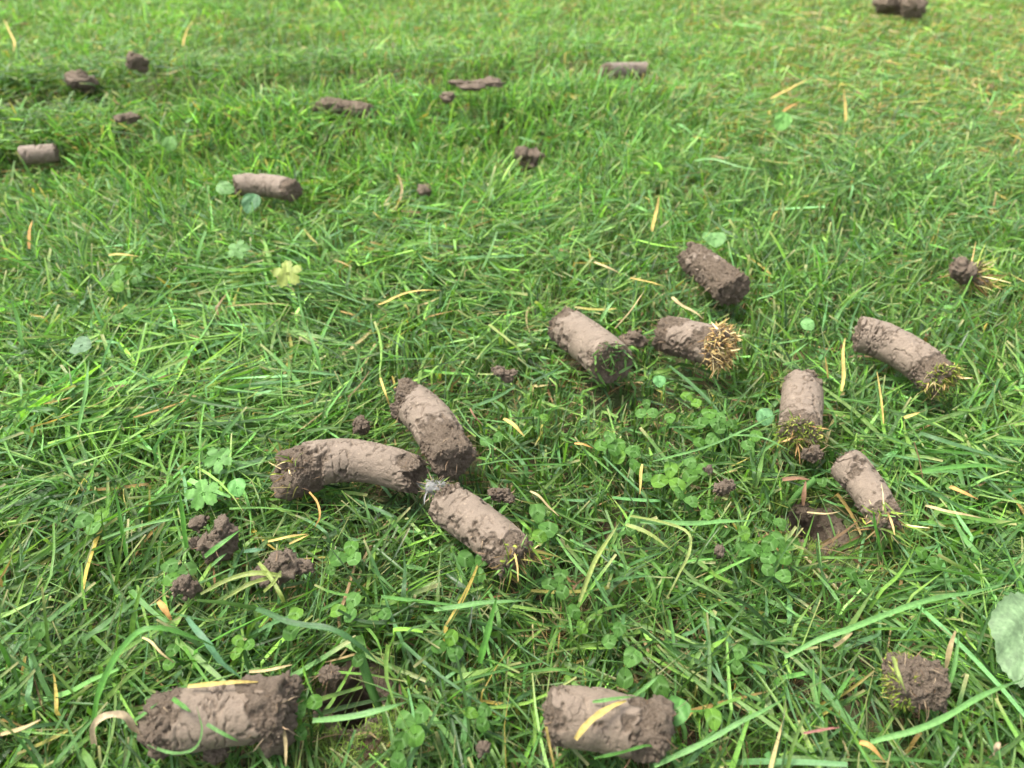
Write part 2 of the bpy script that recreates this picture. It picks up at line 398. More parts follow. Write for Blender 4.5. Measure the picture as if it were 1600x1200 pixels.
# ================================================================== GRASS
# control points of the sward: px, py, combing direction (world x, y), how flat, directedness, length, light tone, yellow share, fineness
CTRL = np.array([
 # px   py    dx    dy   lay  dir  len  tone yel  fine
 [ 150,  40,  0.2,  1.0, .30, .3,  .9,  .70, .08, .5],
 [ 600,  40,  0.2,  1.0, .35, .3,  .9,  .72, .14, .5],
 [1000,  60,  0.5,  0.8, .35, .4,  .9,  .72, .12, .5],
 [1350,  70,  0.8,  0.6, .55, .5,  .9,  .66, .32, .5],
 [1500, 170,  0.9,  0.5, .60, .6,  .9,  .66, .30, .5],
 [1250, 180,  0.9,  0.3, .60, .5,  .9,  .66, .25, .5],
 [  60, 170,  0.0, -1.0, .60, .4, 1.0,  .35, .04, .4],
 [ 300, 240, -0.1, -0.3, .20, .3, 1.2,  .78, .07, .3],
 [ 700, 210,  0.0, -0.3, .18, .3, 1.15, .80, .05, .3],
 [ 950, 200,  0.1,  0.2, .20, .3, 1.1,  .80, .06, .3],
 [ 450, 120,  0.0,  1.0, .40, .3,  .7,  .50, .04, .7],
 [ 200, 370, -0.3,  0.2, .30, .4, 1.2,  .62, .06, .3],
 [  60, 480, -0.5,  0.3, .40, .4, 1.1,  .60, .04, .3],
 [ 350, 500, -1.0,  0.55,.85, .8, 1.3,  .74, .07, .2],
 [ 500, 450, -1.0,  0.60,.80, .8, 1.2,  .70, .07, .3],
 [ 560, 540, -1.0,  0.55,.85, .7, 1.2,  .50, .05, .3],
 [ 120, 640,  0.5,  1.0, .70, .5, 1.3,  .80, .04, .2],
 [ 300, 640,  1.0, -0.2, .85, .6, 1.3,  .70, .06, .3],
 [ 120, 760, -1.0,  0.3, .80, .5, 1.3,  .62, .06, .3],
 [ 650, 380,  0.8, -0.5, .60, .5, 1.0,  .66, .09, .4],
 [ 820, 450,  0.3,  0.6, .60, .3,  .9,  .55, .07, .5],
 [ 700, 500,  1.0,  0.2, .70, .4, 1.0,  .52, .06, .5],
 [ 780, 630,  0.2,  0.6, .35, .2,  .62, .46, .04, .9],
 [ 900, 620,  0.2,  0.6, .30, .2,  .60, .42, .03, .9],
 [1050, 610,  0.1,  0.6, .30, .2,  .62, .42, .03, .8],
 [1150, 300,  0.4,  0.9, .35, .4, 1.0,  .58, .05, .5],
 [1450, 300,  0.5,  0.9, .40, .4, 1.0,  .58, .06, .5],
 [1250, 470,  0.4,  1.0, .25, .4,  .95, .50, .02, .5],
 [1500, 480,  0.6,  1.0, .40, .5, 1.0,  .58, .03, .4],
 [1180, 620,  0.2,  1.0, .40, .3, 1.0,  .48, .03, .5],
 [1480, 680,  1.0,  0.6, .75, .6, 1.3,  .68, .03, .3],
 [1560, 800,  1.0,  0.4, .75, .6, 1.3,  .72, .04, .3],
 [1400, 900,  1.0,  0.5, .75, .5, 1.2,  .64, .05, .3],
 [1050, 760,  0.2,  1.0, .40, .2,  .8,  .38, .04, .6],
 [ 850, 730,  0.2,  1.0, .40, .2,  .8,  .40, .03, .6],
 [1150, 930,  0.6,  1.0, .50, .3, 1.1,  .50, .05, .5],
 [ 900, 900,  0.5,  0.8, .55, .3, 1.1,  .52, .04, .5],
 [ 650, 880,  0.3,  0.8, .55, .2, 1.2,  .42, .03, .5],
 [ 600, 1000, 1.0,  0.6, .65, .3, 1.3,  .46, .04, .4],
 [ 200, 950,  0.7,  0.6, .65, .4, 1.3,  .46, .03, .4],
 [  60, 900,  0.6,  0.9, .60, .4, 1.2,  .50, .03, .4],
 [  80, 1120, 0.3,  1.0, .50, .3, 1.2,  .48, .06, .4],
 [ 500, 1150, 0.8,  0.3, .60, .3, 1.2,  .50, .05, .4],
 [ 900, 1020, 0.6,  0.8, .55, .2, 1.1,  .52, .05, .5],
 [1200, 1100, 0.8,  0.6, .65, .4, 1.2,  .52, .05, .4],
 [1500, 1150, 1.0,  0.4, .70, .5, 1.3,  .56, .05, .4],
])
CXY = np.array([at(c[0], c[1])[:2] for c in CTRL])
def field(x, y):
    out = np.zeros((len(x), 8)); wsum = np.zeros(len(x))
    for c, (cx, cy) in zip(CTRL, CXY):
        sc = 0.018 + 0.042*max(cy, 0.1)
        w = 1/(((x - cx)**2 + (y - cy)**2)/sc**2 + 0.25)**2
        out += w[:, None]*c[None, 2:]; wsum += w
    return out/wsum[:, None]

def inview(x, y, mx):
    """inside the trapezium of lawn near the photographer, widened by mx"""
    hw = 0.155 + 0.50*np.maximum(y, 0) + mx
    return (np.abs(x) < hw) & (y > 0.02 - mx) & (y < 1.20 + mx)

def sample(dens, dens_out):
    n = int(dens*1e4*2.4*2.0)
    x = rng.uniform(-1.2, 1.2, n); y = rng.uniform(-0.3, 1.7, n)
    iv = inview(x, y, 0.10)
    far = 1 - 0.45*sstep(0.5, 1.1, y)
    keep = rng.random(n) < np.where(iv, far, dens_out/dens)
    return x[keep], y[keep]

def press(x, y, extra):
    """distance (m) from the nearest core's edge, in plan"""
    dm = np.full(len(x), 9.0)
    for (a, b, r) in CAPS:
        ab = b[:2] - a[:2]; l2 = max((ab**2).sum(), 1e-9)
        t = np.clip(((x - a[0])*ab[0] + (y - a[1])*ab[1])/l2, 0, 1)
        d = np.hypot(x - a[0] - t*ab[0], y - a[1] - t*ab[1]) - r
        dm = np.minimum(dm, d)
    return dm

PAL = np.array([(0.072,0.165,0.018),(0.105,0.220,0.022),(0.075,0.180,0.030),(0.135,0.250,0.026),(0.100,0.210,0.045),(0.050,0.125,0.018),(0.17,0.27,0.045)])
def grass_layer(dens, dens_out, kind):
    x, y = sample(dens, dens_out)
    # tufts: pull part of the shoots together
    g = 0.009
    cx, cy = np.floor(x/g), np.floor(y/g)
    hx = _hash(cx, cy, cx*0, 3); hy = _hash(cx, cy, cx*0, 4); pull = 0.62*_hash(cx, cy, cx*0, 5)
    x = x + pull*((cx + hx)*g - x); y = y + pull*((cy + hy)*g - y)
    f = field(x, y); n = len(x)
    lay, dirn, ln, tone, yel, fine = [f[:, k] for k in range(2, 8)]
    p3 = np.stack([x*28, y*28, x*0], 1); nz = vn(p3, 21); nz2 = vn(np.stack([x*75, y*75, x*0], 1), 22)
    # bare gaps
    dist = press(x, y, 0)
    keep = dist > -0.004
    for (hx_, hy_) in HOLES: keep &= np.hypot(x - hx_, (y - hy_)*1.1 + .003) > 0.0115
    for (c_, r_) in CLEAR: keep &= np.hypot(x - c_[0], y - c_[1]) > r_*rng.uniform(0.8, 1.3, n)
    keep &= rng.random(n) < 0.80 + 0.55*nz2
    x, y, dist, nz, nz2 = x[keep], y[keep], dist[keep], nz[keep], nz2[keep]
    f = f[keep]; lay, dirn, ln, tone, yel, fine = [f[:, k] for k in range(2, 8)]; n = len(x)
    base_az = np.arctan2(f[:, 1], f[:, 0]); tuft = _hash(np.floor(x/0.02), np.floor(y/0.02), x*0, 8)*2*math.pi
    spread = (1 - dirn)*2.3 + 0.12
    az = base_az + rng.normal(0, 1, n)*spread*0.9
    k_ = rng.random(n) < 0.45*(1 - dirn); az[k_] = tuft[k_] + rng.normal(0, 0.4, k_.sum())
    if kind == 'coarse':
        Wd = rng.uniform(0.0012, 0.0023, n)*(1.15 - 0.45*fine); L = rng.gamma(9, 1/9, n)*0.031*ln
    elif kind == 'mid':
        Wd = rng.uniform(0.0008, 0.0015, n); L = rng.gamma(8, 1/8, n)*0.027*ln
    else:
        Wd = rng.uniform(0.00035, 0.0007, n); L = rng.gamma(7, 1/7, n)*0.024*ln
    near = 1 - sstep(0.0, 0.016, dist)
    for (hx_, hy_) in HOLES: near = np.maximum(near, .8*(1 - sstep(0.016, 0.036, np.hypot(x - hx_, y - hy_ + .012))))
    L = L*(1 - 0.42*near); lay = np.clip(np.where(lay > .72, lay, lay*0.80) + 0.25*near + rng.normal(0, 0.16, n) + 0.12*nz, 0.02, 0.97)
    L = L*(1 + 0.28*lay)
    ho = sstep(0.006, 0.024, -hump(x, y))*(y > .55); L = L*(1 - 0.65*ho)*0.93*np.clip(1 + 0.34*nz, .6, 1.4); L = np.minimum(L, .050*(1 - .25*rng.random(n)))
    el = R(86) - lay*R(62) + rng.normal(0, 0.10, n)
    d0 = np.stack([np.cos(el)*np.cos(az), np.cos(el)*np.sin(az), np.sin(el)], 1)
    fall = 0.10 + 0.62*lay + rng.normal(0, 0.10, n)
    h = np.stack([np.cos(az), np.sin(az), az*0], 1)
    bend = h*(0.10 + 0.55*fall)[:, None]; bend[:, 2] = -np.clip(fall, 0.02, 1.2)*np.sin(el)*0.95
    azb = rng.normal(0, 0.14, n); ab = np.stack([-np.sin(az)*azb, np.cos(az)*azb, az*0], 1)
    sz = soil_z(x, y)
    base = np.stack([x, y, sz - 0.0015], 1)
    layer = sz + 0.002 + rng.random(n)**1.3*0.019*(1 - 0.35*near)
    tw0 = rng.normal(0, 0.55, n) + np.where(rng.random(n) < .25, 1.2, 0); tw1 = rng.normal(0, 1.0, n)
    col = PAL[rng.integers(0, len(PAL), n)]
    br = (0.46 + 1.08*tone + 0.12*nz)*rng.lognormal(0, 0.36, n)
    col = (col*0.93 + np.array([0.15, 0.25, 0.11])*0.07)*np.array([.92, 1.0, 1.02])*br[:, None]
    gl = rng.random(n) < (0.25 + 0.3*tone)*(0.9 if kind == 'coarse' else 0.4)        # glaucous blades
    col[gl] = col[gl]*np.array([1.12, 1.10, 1.65])
    yl = sstep(0.6, 1.05, y)[:, None]*0.5                                            # blade colour turns paler and yellower further off
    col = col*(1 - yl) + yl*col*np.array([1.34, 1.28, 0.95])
    rr = rng.random(n); a = rr < yel*(1 + .9*sstep(.5, .8, y))*(0.58 if kind != 'fine' else .4)
    ycol = np.array([(0.50,0.38,0.08),(0.42,0.38,0.09),(0.44,0.29,0.09),(0.50,0.41,0.18),(0.26,0.17,0.08)])
    col[a] = ycol[rng.integers(0, 5, a.sum())]*rng.uniform(0.7, 1.1, (a.sum(), 1)); L[a] *= .8
    tip = np.where(rng.random(n) < 0.6, rng.uniform(0.35, 0.8, n), 0.06)
    K = 4 if kind == 'fine' else 6
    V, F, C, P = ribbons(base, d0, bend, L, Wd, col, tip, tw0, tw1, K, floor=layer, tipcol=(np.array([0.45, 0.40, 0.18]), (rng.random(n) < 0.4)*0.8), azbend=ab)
    # drop blades that would run through a core
    bad = np.zeros(n, bool)
    for (a_, b_, r_) in CAPS:
        m = np.where(np.hypot(x - (a_[0]+b_[0])/2, y - (a_[1]+b_[1])/2) < 0.11)[0]
        if not len(m): continue
        Q = P[m].copy(); Q = np.concatenate([Q, (Q[:, 1:] + Q[:, :-1])/2], 1); abv = b_ - a_; l2 = max((abv**2).sum(), 1e-12)
        t = np.clip(((Q - a_)@abv)/l2, 0, 1); d = np.linalg.norm(Q - a_ - t[..., None]*abv, axis=-1)
        bad[m] |= (d < r_*1.02).any(1)
        # and most of those that would arch over the top of it
        dxy = np.hypot(Q[..., 0] - a_[0] - t*abv[0], Q[..., 1] - a_[1] - t*abv[1])
        zc = a_[2] + t*abv[2]
        bad[m] |= ((dxy < r_) & (Q[..., 2] > zc)).any(1) & (a_[1] < 0.55)
        # tall blades right in front keep the core hidden: the fallen core has crushed most of them
        fr = (Q[..., 1] < a_[1] + t*abv[1]) & (dxy < r_*2.2) & (Q[..., 2] > zc - 0.15*r_)
        bad[m] |= fr.any(1) & (rng.random(len(m)) < (0.82 if a_[1] < 0.5 else 0.25))
    for (hx_, hy_) in HOLES:
        m = np.where(np.hypot(x - hx_, y - hy_) < 0.09)[0]; Q = P[m]
        hit = (((Q[..., 0] - hx_)/.012)**2 + ((Q[..., 1] - hy_ + .007)/.017)**2 < 1).any(1)
        bad[m] |= hit & (rng.random(len(m)) < 0.9)
    g_ = ~bad; vv = np.repeat(g_, 2*K)
    V = V[vv]; C = C[vv]; n2 = g_.sum()
    q = np.array([[2*k, 2*k+1, 2*k+3, 2*k+2] for k in range(K - 1)])
    F = (np.arange(n2)[:, None, None]*2*K + q[None]).reshape(-1, 4)
    return V, F, C
GR = join([grass_layer(3.6, 0.5, 'coarse'), grass_layer(8.4, 0.4, 'mid'), grass_layer(7.5, 0.1, 'fine')])
print('grass quads', len(GR[1]))
o = obj('grass', mesh_np('grass', GR[0], [GR[1]], M_GRASS, col=GR[2]))
tag(o, 'dense green lawn grass with yellow blades that the soil cores lie on', 'grass', kind='stuff')
del GR

def litter():
    x, y = sample(2.2, 0.2); n = len(x)
    keep = (rng.random(n) < 0.9); x, y = x[keep], y[keep]; n = len(x)
    sz = soil_z(x, y); az = rng.uniform(0, 6.283, n)
    d0 = np.stack([np.cos(az), np.sin(az), rng.uniform(-.05, .5, n)], 1); bend = np.stack([rng.normal(0, .25, n), rng.normal(0, .25, n), -rng.uniform(0, .5, n)], 1)
    pal = np.array([(0.20,0.12,0.05),(0.28,0.19,0.08),(0.34,0.26,0.12),(0.12,0.07,0.035),(0.20,0.13,0.07)])
    col = pal[rng.integers(0, 5, n)]*rng.uniform(.6, 1.1, (n, 1))
    base = np.stack([x, y, sz + rng.uniform(0, .008, n)], 1)
    V, F, C, P = ribbons(base, d0, bend, rng.uniform(.008, .026, n), rng.uniform(.0004, .0013, n), col, 0.3, rng.normal(0, .6, n), rng.normal(0, 1, n), 4, floor=sz + .001)
    o = obj('dead_grass', mesh_np('dead_grass', V, [F], M_DRY, col=C)); tag(o, 'brown dead grass litter lying on the soil under the green blades', 'dead grass', kind='stuff')
litter()
def moss():
    m = 5200; x = rng.uniform(-.75, .8, m); y = rng.uniform(.02, 1.0, m)
    for a_, b_ in HOLES: x = np.concatenate([x, a_ + rng.normal(0, .026, 260)]); y = np.concatenate([y, b_ + rng.normal(0, .026, 260)])
    k = ((vn(np.stack([x*22, y*22, x*0], 1), 31) > 0.0) | (np.min([np.hypot(x - a, y - b) for a, b in HOLES], 0) < .05)) & (np.min([np.hypot(x - a, y - b) for a, b in HOLES], 0) > .014) & (press(x, y, 0) > -.004); x, y = x[k], y[k]; m = len(x); q = 26
    sz = soil_z(x, y); X = np.repeat(x, q) + rng.normal(0, .0022, m*q); Y = np.repeat(y, q) + rng.normal(0, .0022, m*q)
    Z = np.repeat(sz, q) + np.abs(rng.normal(0, .003, m*q)); n = len(X); az = rng.uniform(0, 6.283, n); el = rng.uniform(.2, 1.4, n)
    d0 = np.stack([np.cos(el)*np.cos(az), np.cos(el)*np.sin(az), np.sin(el)], 1)
    col = np.array([0.13, 0.21, 0.025])*rng.uniform(.55, 1.35, (n, 1))*np.repeat(rng.uniform(.6, 1.2, (m, 1)), q, 0)
    V, F, C, P = ribbons(np.stack([X, Y, Z], 1), d0, d0*0 + [0, 0, -.2], rng.uniform(.002, .0045, n), rng.uniform(.0004, .0008, n), col, 0.1, rings=2)
    o = obj('moss', mesh_np('moss', V, [F], M_DRY, col=C)); tag(o, 'low yellow green moss on the soil between the grass shoots', 'moss', kind='stuff')
moss()

# ================================================================== CORES
_bm = bmesh.new(); bmesh.ops.create_icosphere(_bm, subdivisions=2, radius=1)
ICO_V = np.array([v.co[:] for v in _bm.verts]); ICO_F = np.array([[v.index for v in f.verts] for f in _bm.faces]); _bm.free()
_bm = bmesh.new(); bmesh.ops.create_icosphere(_bm, subdivisions=1, radius=1)
TINY_V = np.array([v.co[:] for v in _bm.verts]); TINY_F = np.array([[v.index for v in f.verts] for f in _bm.faces]); _bm.free()
_bm = bmesh.new(); bmesh.ops.create_icosphere(_bm, subdivisions=3, radius=1)
MED_V = np.array([v.co[:] for v in _bm.verts]); MED_F = np.array([[v.index for v in f.verts] for f in _bm.faces]); _bm.free()
_bm = bmesh.new(); bmesh.ops.create_icosphere(_bm, subdivisions=4, radius=1)
BIG_V = np.array([v.co[:] for v in _bm.verts]); BIG_F = np.array([[v.index for v in f.verts] for f in _bm.faces]); _bm.free()

def lumps(cent, rad, seed):
    """many small irregular crumbs in one mesh"""
    r = np.random.default_rng(seed); n = len(cent)
    sc = r.uniform(.6, 1.25, (n, 1, 3)); V = TINY_V[None]*sc
    p = (V*1.5 + r.uniform(0, 90, (n, 1, 3))).reshape(-1, 3)
    V = V*(1 + 0.42*vn(p, seed).reshape(n, -1, 1))
    V = cent[:, None]+V*rad[:, None, None]
    F = (np.arange(n)[:, None, None]*len(TINY_V) + TINY_F[None]).reshape(-1, 3)
    return V.reshape(-1, 3), F

def core_mesh(c, seed):
    r = c['r']; A, M_, B = c['P']; r_ = np.random.default_rng(seed)
    Mq = 2*M_ - 0.5*(A + B)                                   # bezier control so the curve passes through M
    near = c['d'] > 45
    nb, nph = (125, 120) if near else (50, 48); ncap = 26 if near else 10
    bez = lambda t: (1-t)[:, None]**2*A + 2*((1-t)*t)[:, None]*Mq + t[:, None]**2*B
    Lg = np.linalg.norm(B - A)
    # path samples: cap A (radius grows), body, cap B
    capk = 0.22 if c.get('flat') or c.get('straw') else 0.34                    # how domed the ends are
    rc = np.sin(np.linspace(0, math.pi/2, ncap + 1))[1:]
    ta = -capk*r/Lg*(1 - np.linspace(1/ncap, 1, ncap)**3)
    t = np.concatenate([ta, np.linspace(0, 1, nb)[1:-1], (1 - ta)[::-1]])
    rf = np.concatenate([rc, np.ones(nb - 2), rc[::-1]])
    Pc = bez(np.clip(t, 0, 1)); ends = nrm(Mq - A), nrm(B - Mq)
    Pc[t < 0] += ends[0]*(t[t < 0]*Lg)[:, None]; Pc[t > 1] += ends[1]*((t[t > 1] - 1)*Lg)[:, None]
    T = nrm(np.gradient(bez(np.linspace(-.02, 1.02, len(t))), axis=0)); T = T*0 + (nrm((1-np.clip(t,0,1))[:,None]*(Mq-A) + np.clip(t,0,1)[:,None]*(B-Mq)))
    S_ = nrm(np.cross(T, [0, 0, 1.0])); U_ = np.cross(S_, T)
    ph = np.linspace(0, 2*math.pi, nph, endpoint=False)
    tc_ = np.clip(t, 0, 1)
    rad = r*(1 + (c['dB'] - 1)*tc_)*rf
    dirs = S_[:, None]*np.cos(ph)[None, :, None] + U_[:, None]*np.sin(ph)[None, :, None]
    V = Pc[:, None] + dirs*rad[:, None, None]
    nr = len(t); Vf = V.reshape(-1, 3)
    capn = np.where(rf < 0.999, np.where(t < 0.5, -1.0, 1.0)*(1 - rf**2), 0)
    Nn = nrm(dirs + T[:, None]*capn[:, None, None]*2.2).reshape(-1, 3)
    off = r_.uniform(0, 50, 3)
    # crumbly mask
    edA = np.exp(-(tc_*Lg/(r*1.05*max(c['ea'], .05)))**2)*(c['ea'] > .25); edB = np.exp(-((1 - tc_)*Lg/(r*0.9*max(c['eb'], .05)))**2)*(c['eb'] > .25)
    ed = np.maximum(np.maximum(edA*c['ea'], edB*c['eb']), (rf < .98)*0.85)[:, None]*np.ones((1, nph))
    q1 = fbm(Vf/r*1.3 + off, 3, seed)
    low = 0.5 - 0.5*np.sin(ph)[None, :]                       # the flanks near the ground are rougher
    mask = sstep(0.34, 0.52, (ed*0.8).ravel() + 0.50*q1 + 0.22*fbm(Vf/0.0022 + off, 2, seed + 2) + 0.55*c['rough'] - 0.07 + 0.10*(low*np.ones((nr, 1))).ravel())
    # displacement
    P_ = Vf/0.001
    d = 0.045*r*fbm(Vf/r*0.9 + off, 2, seed + 3)
    g1 = fbm(P_*0.42 + off, 3, seed + 5); g2 = np.abs(vn(P_*0.95 + off, seed + 6)); g3 = vn(P_*1.9, seed + 7)
    d = d + mask*(0.0015*g1 - 0.0009*g2 + 0.00070*g3 - 0.00010) + (1 - mask)*(-0.0004*sstep(.45, .75, vn(P_*0.6 + 4, seed + 15)) + 0.00007*g3 + 0.00012*vn(P_*0.5, seed + 12))
    # smeared plates: edges where smooth skin stops above the rough soil
    d = d - 0.00045*sstep(0.2, 0.7, mask)
    # cracks, mostly across the core
    ax = (tc_*Lg)[:, None]*np.ones((1, nph))/0.001; arc = (ph*r)[None, :]*np.ones((nr, 1))/0.001
    px_ = np.stack([ax.ravel()*0.30, np.cos(ph)[None].repeat(nr, 0).ravel()*r/0.001*0.13, np.sin(ph)[None].repeat(nr, 0).ravel()*r/0.001*0.13], 1)
    wv = fbm(px_*2.1 + off, 2, seed + 8)
    cn = vn(px_ + 0.35*wv[:, None] + off, seed + 9)
    gate = sstep(-0.25, 0.35, vn(P_*0.11 + off + 9, seed + 10))
    crk = np.exp(-(cn/0.055)**2)*gate*(rf > .99).repeat(nph)
    cn2 = vn(np.stack([px_[:, 0]*0.45, px_[:, 1]*2.2, px_[:, 2]*2.2], 1) + 0.4*wv[:, None] + off + 5, seed + 11)
    crk2 = np.exp(-(cn2/0.05)**2)*sstep(0.0, 0.4, vn(P_*0.13 + off + 3, seed + 13))*(rf > .99).repeat(nph)
    cks = 1.35*c.get('cracks', 1.0)
    d = d - 0.0010*cks*crk*(1 - .4*mask) - 0.0006*cks*crk2*(1 - .4*mask)
    Vf = Vf + Nn*d[:, None]
    Vf = Vf.reshape(nr, nph, 3)
    # ragged ends: push axial
    for sgn, sel in ((-1, t < 0.12), (1, t > 0.88)):
        am = (c['ea'] if sgn < 0 else c['eb'])
        w_ = sstep(0, 1, (0.12 - t[sel])/0.12 if sgn < 0 else (t[sel] - 0.88)/0.12)
        qn = fbm(Vf[sel].reshape(-1, 3)/0.0045 + off, 3, seed + 14).reshape(sel.sum(), nph)
        amp = 0.10 + 0.28*am
        if c.get('flat') and sgn > 0: amp = 0.06
        if c.get('torn') and sgn > 0: amp = 0.75
        Vf[sel] += T[sel][:, None]*(w_[:, None]*qn*amp*r)[..., None]
    Vf = Vf.reshape(-1, 3)
    if c.get('torn'):       # the torn skin: hollow inside the right end
        dd = sstep(0.90, 1.0, t)*(1 - rf**2)*1.0
        Vf = (Vf.reshape(nr, nph, 3) - T[:, None]*(dd*0.7*r)[:, None, None]).reshape(-1, 3)
    i = np.arange(nr - 1)[:, None]*nph + np.arange(nph)[None]; j = np.arange(nr - 1)[:, None]*nph + (np.arange(nph)[None] + 1) % nph
    F = np.stack([i, j, j + nph, i + nph], -1).reshape(-1, 4)
    c0, c1 = Vf[:nph].mean(0), Vf[-nph:].mean(0); nV = len(Vf)
    Vf = np.concatenate([Vf, [c0, c1]]); k = np.arange(nph)
    tri = np.concatenate([np.stack([(k+1) % nph, k, k*0 + nV], 1), np.stack([(nr-1)*nph + k, (nr-1)*nph + (k+1) % nph, k*0 + nV + 1], 1)])
    mask = np.concatenate([mask, [1, 1]])
    return Vf, F, tri, mask, np.concatenate([Nn, [-ends[0], ends[1]]]), np.concatenate([np.repeat(t, nph), [0, 1]])

def fuzz(P, Nn, n, ln, wd, cols, spread, seed, flat=0.0):
    r = np.random.default_rng(seed); k = r.integers(0, len(P), n)
    rv = r.normal(0, spread, (n, 3))
    if flat > .9: rv = rv - Nn[k]*np.sum(rv*Nn[k], 1, keepdims=True) + Nn[k]*.12
    d0 = nrm(Nn[k]*(1 - flat) + rv); b = r.normal(0, .08, (n, 3)) if flat > .9 else r.normal(0, .35, (n, 3)) + np.array([0, 0, -.15])
    cols = np.array(cols); C = cols[r.integers(0, len(cols), n)]*r.uniform(.7, 1.25, (n, 1))
    V, F, Cc, _ = ribbons(P[k] - Nn[k]*0.0003, d0, b, r.uniform(ln[0], ln[1], n), r.uniform(wd[0], wd[1], n), C, 0.25, r.normal(0, 1, n), r.normal(0, 1, n), 4)
    return V, F, Cc
MOSSC = [(0.17,0.25,0.03),(0.24,0.30,0.045),(0.11,0.18,0.025),(0.28,0.26,0.07)]
STRAWC = [(0.52,0.38,0.16),(0.42,0.28,0.11),(0.62,0.50,0.26),(0.30,0.18,0.07)]
ROOTC = [(0.30,0.20,0.12),(0.40,0.30,0.19),(0.20,0.12,0.07)]
GREENC = [(0.08,0.18,0.035),(0.11,0.24,0.04),(0.15,0.28,0.07),(0.06,0.14,0.04)]

def build_core(c, i):
    V, F, tri, mask, Nn, tt = core_mesh(c, 100 + i*7); r = c['r']
    mid = c['P'][1].copy(); loc = np.array([mid[0], mid[1], mid[2] - r])
    root = thing('soil_core', c['label'], 'soil core', loc, GC)
    obj('clay_body', mesh_np('clay_body', V - loc, [F, tri], M_CLAY, crumb=mask), root)
    rr = np.random.default_rng(i + 50)
    # loose crumbs stuck on the rough parts
    w = mask*(0.3 + 1.2*((tt < .2)*c['ea'] + (tt > .8)*c['eb'])); w = w/w.sum()
    n = int((220 + 420*c['rough'])*(1 if c['d'] > 45 else .35)); k = rr.choice(len(V), n, p=w)
    rad = np.minimum(rr.lognormal(-8.0, 0.5, n), 0.0015)
    cv, cf = lumps(V[k] + Nn[k]*rad[:, None]*0.2, rad, i)
    obj('crumbs', mesh_np('crumbs', cv - loc, [cf], M_CLAY, crumb=np.ones(len(cv))), root, kind='stuff')
    if c['d'] > 45:
        sel = np.where(mask > .7)[0]; v, f, cc = fuzz(V[sel], Nn[sel], int(30 + 70*c['rough']), (.002, .006), (.00012, .00028), ROOTC, .6, i + 9)
        obj('root_fibres', mesh_np('root_fibres', v - loc, [f], M_DRY, col=cc), root, kind='stuff')
    capA = np.where(tt < 0.02)[0]; capB = np.where(tt > (0.90 if c.get('straw') else 0.98))[0]
    T1 = nrm(c['P'][2] - c['P'][1])
    def part(name, args):
        v, f, cc = args; obj(name, mesh_np(name, v - loc, [f], M_DRY if name != 'grass_clippings' else M_GRASS, col=cc), root, kind='stuff')
    if c.get('straw'):
        part('straw_cap', fuzz(V[capB], Nn[capB]*0.3 + T1*0.7, 900, (.0012, .0050), (.0004, .0011), STRAWC, 1.0, i, flat=.55))
        part('cap_moss', fuzz(V[capB], Nn[capB], 40, (.002, .005), (.0003, .0006), MOSSC, .6, i))
    if c.get('flat'): part('grass_clippings', fuzz(V[capB] + T1*0.0006, Nn[capB], 60, (.004, .009), (.0009, .0016), GREENC + [(.18,.32,.10)], .9, i, flat=.98))
    if c.get('moss_b'):
        part('moss_tuft', fuzz(V[capB], Nn[capB], 700, (.0010, .0034), (.0003, .0007), MOSSC, .9, i, flat=.45))
        part('straw_tuft', fuzz(V[capB], Nn[capB], 60, (.002, .0055), (.0003, .0009), STRAWC, .9, i + 1, flat=.4))
    if c.get('mossface'):
        part('moss_tuft', fuzz(V[capB], Nn[capB], 1300, (.0008, .0021), (.0003, .0006), MOSSC, .9, i, flat=.4))
        part('straw_tuft', fuzz(V[capB], Nn[capB]*.5 - [0, 0, .5], 50, (.004, .010), (.0004, .001), STRAWC + MOSSC, .9, i + 1, flat=.5))
    if c.get('mossface_a'):
        sel = np.where((tt < .35) & (vn(V/0.004, 3) > -.15))[0]
        part('moss_tuft', fuzz(V[sel], Nn[sel], 800, (.0009, .0022), (.0003, .0006), MOSSC, .9, i, flat=.4))
    if c.get('clip_b'):
        part('torn_grass', fuzz(V[capB], Nn[capB]*.6 - [0, 0, .2], 110, (.003, .009), (.0004, .0011), STRAWC + GREENC + MOSSC, .8, i, flat=.4))
    if c['k'] == 'left':
        part('torn_grass', fuzz(V[capA], Nn[capA] + [0, 0, .8], 60, (.004, .009), (.0003, .0009), STRAWC + MOSSC, .6, i))
    def lump(px, py, dz, rad, sc=(1, 1, 1), seed=0):
        ctr = at(px, py, dz); Vv = BIG_V*np.array(sc)
        d = 0.50*fbm(Vv*1.5 + seed*3.3, 3, seed) + 0.32*fbm(Vv*4.5 + seed, 3, seed + 1) - 0.22*np.abs(vn(Vv*8, seed + 2))
        Vv = ctr + Vv*(1 + d)[:, None]*rad
        obj('soil_lump', mesh_np('soil_lump', Vv - loc, [BIG_F], M_CLAY, crumb=np.ones(len(Vv))), root)
        n_ = 60; kk = rr.integers(0, len(Vv), n_); rd = np.minimum(rr.lognormal(-7.7, .4, n_), .0014)
        v, f = lumps(Vv[kk], rd, seed); obj('crumbs', mesh_np('crumbs', v - loc, [f], M_CLAY, crumb=np.ones(len(v))), root, kind='stuff')
    if c['k'] == 'bottom_left':
        lump(405,1092, .012, .0068, (1.15, .9, .9), 3); lump(434,1135, .004, .0070, (.75, .9, 1.2), 4); lump(336,1176, -.002, .0034, (1, 1, 1), 5); lump(268,1128, .008, .0082, (1, .9, .9), 6); lump(447,1078, .008, .0045, (1, 1, 1), 7)
    if c['k'] == 'upper_mid': lump(637,603, .012, .0040, (1.1, .9, .9), 8)
    if c['k'] == 'left': lump(462,752, .002, .0088, (1.05, .9, .85), 9)
    if c['k'] == 'straw': lump(1125,566, .000, .0030, (1.4, .9, .7), 10)
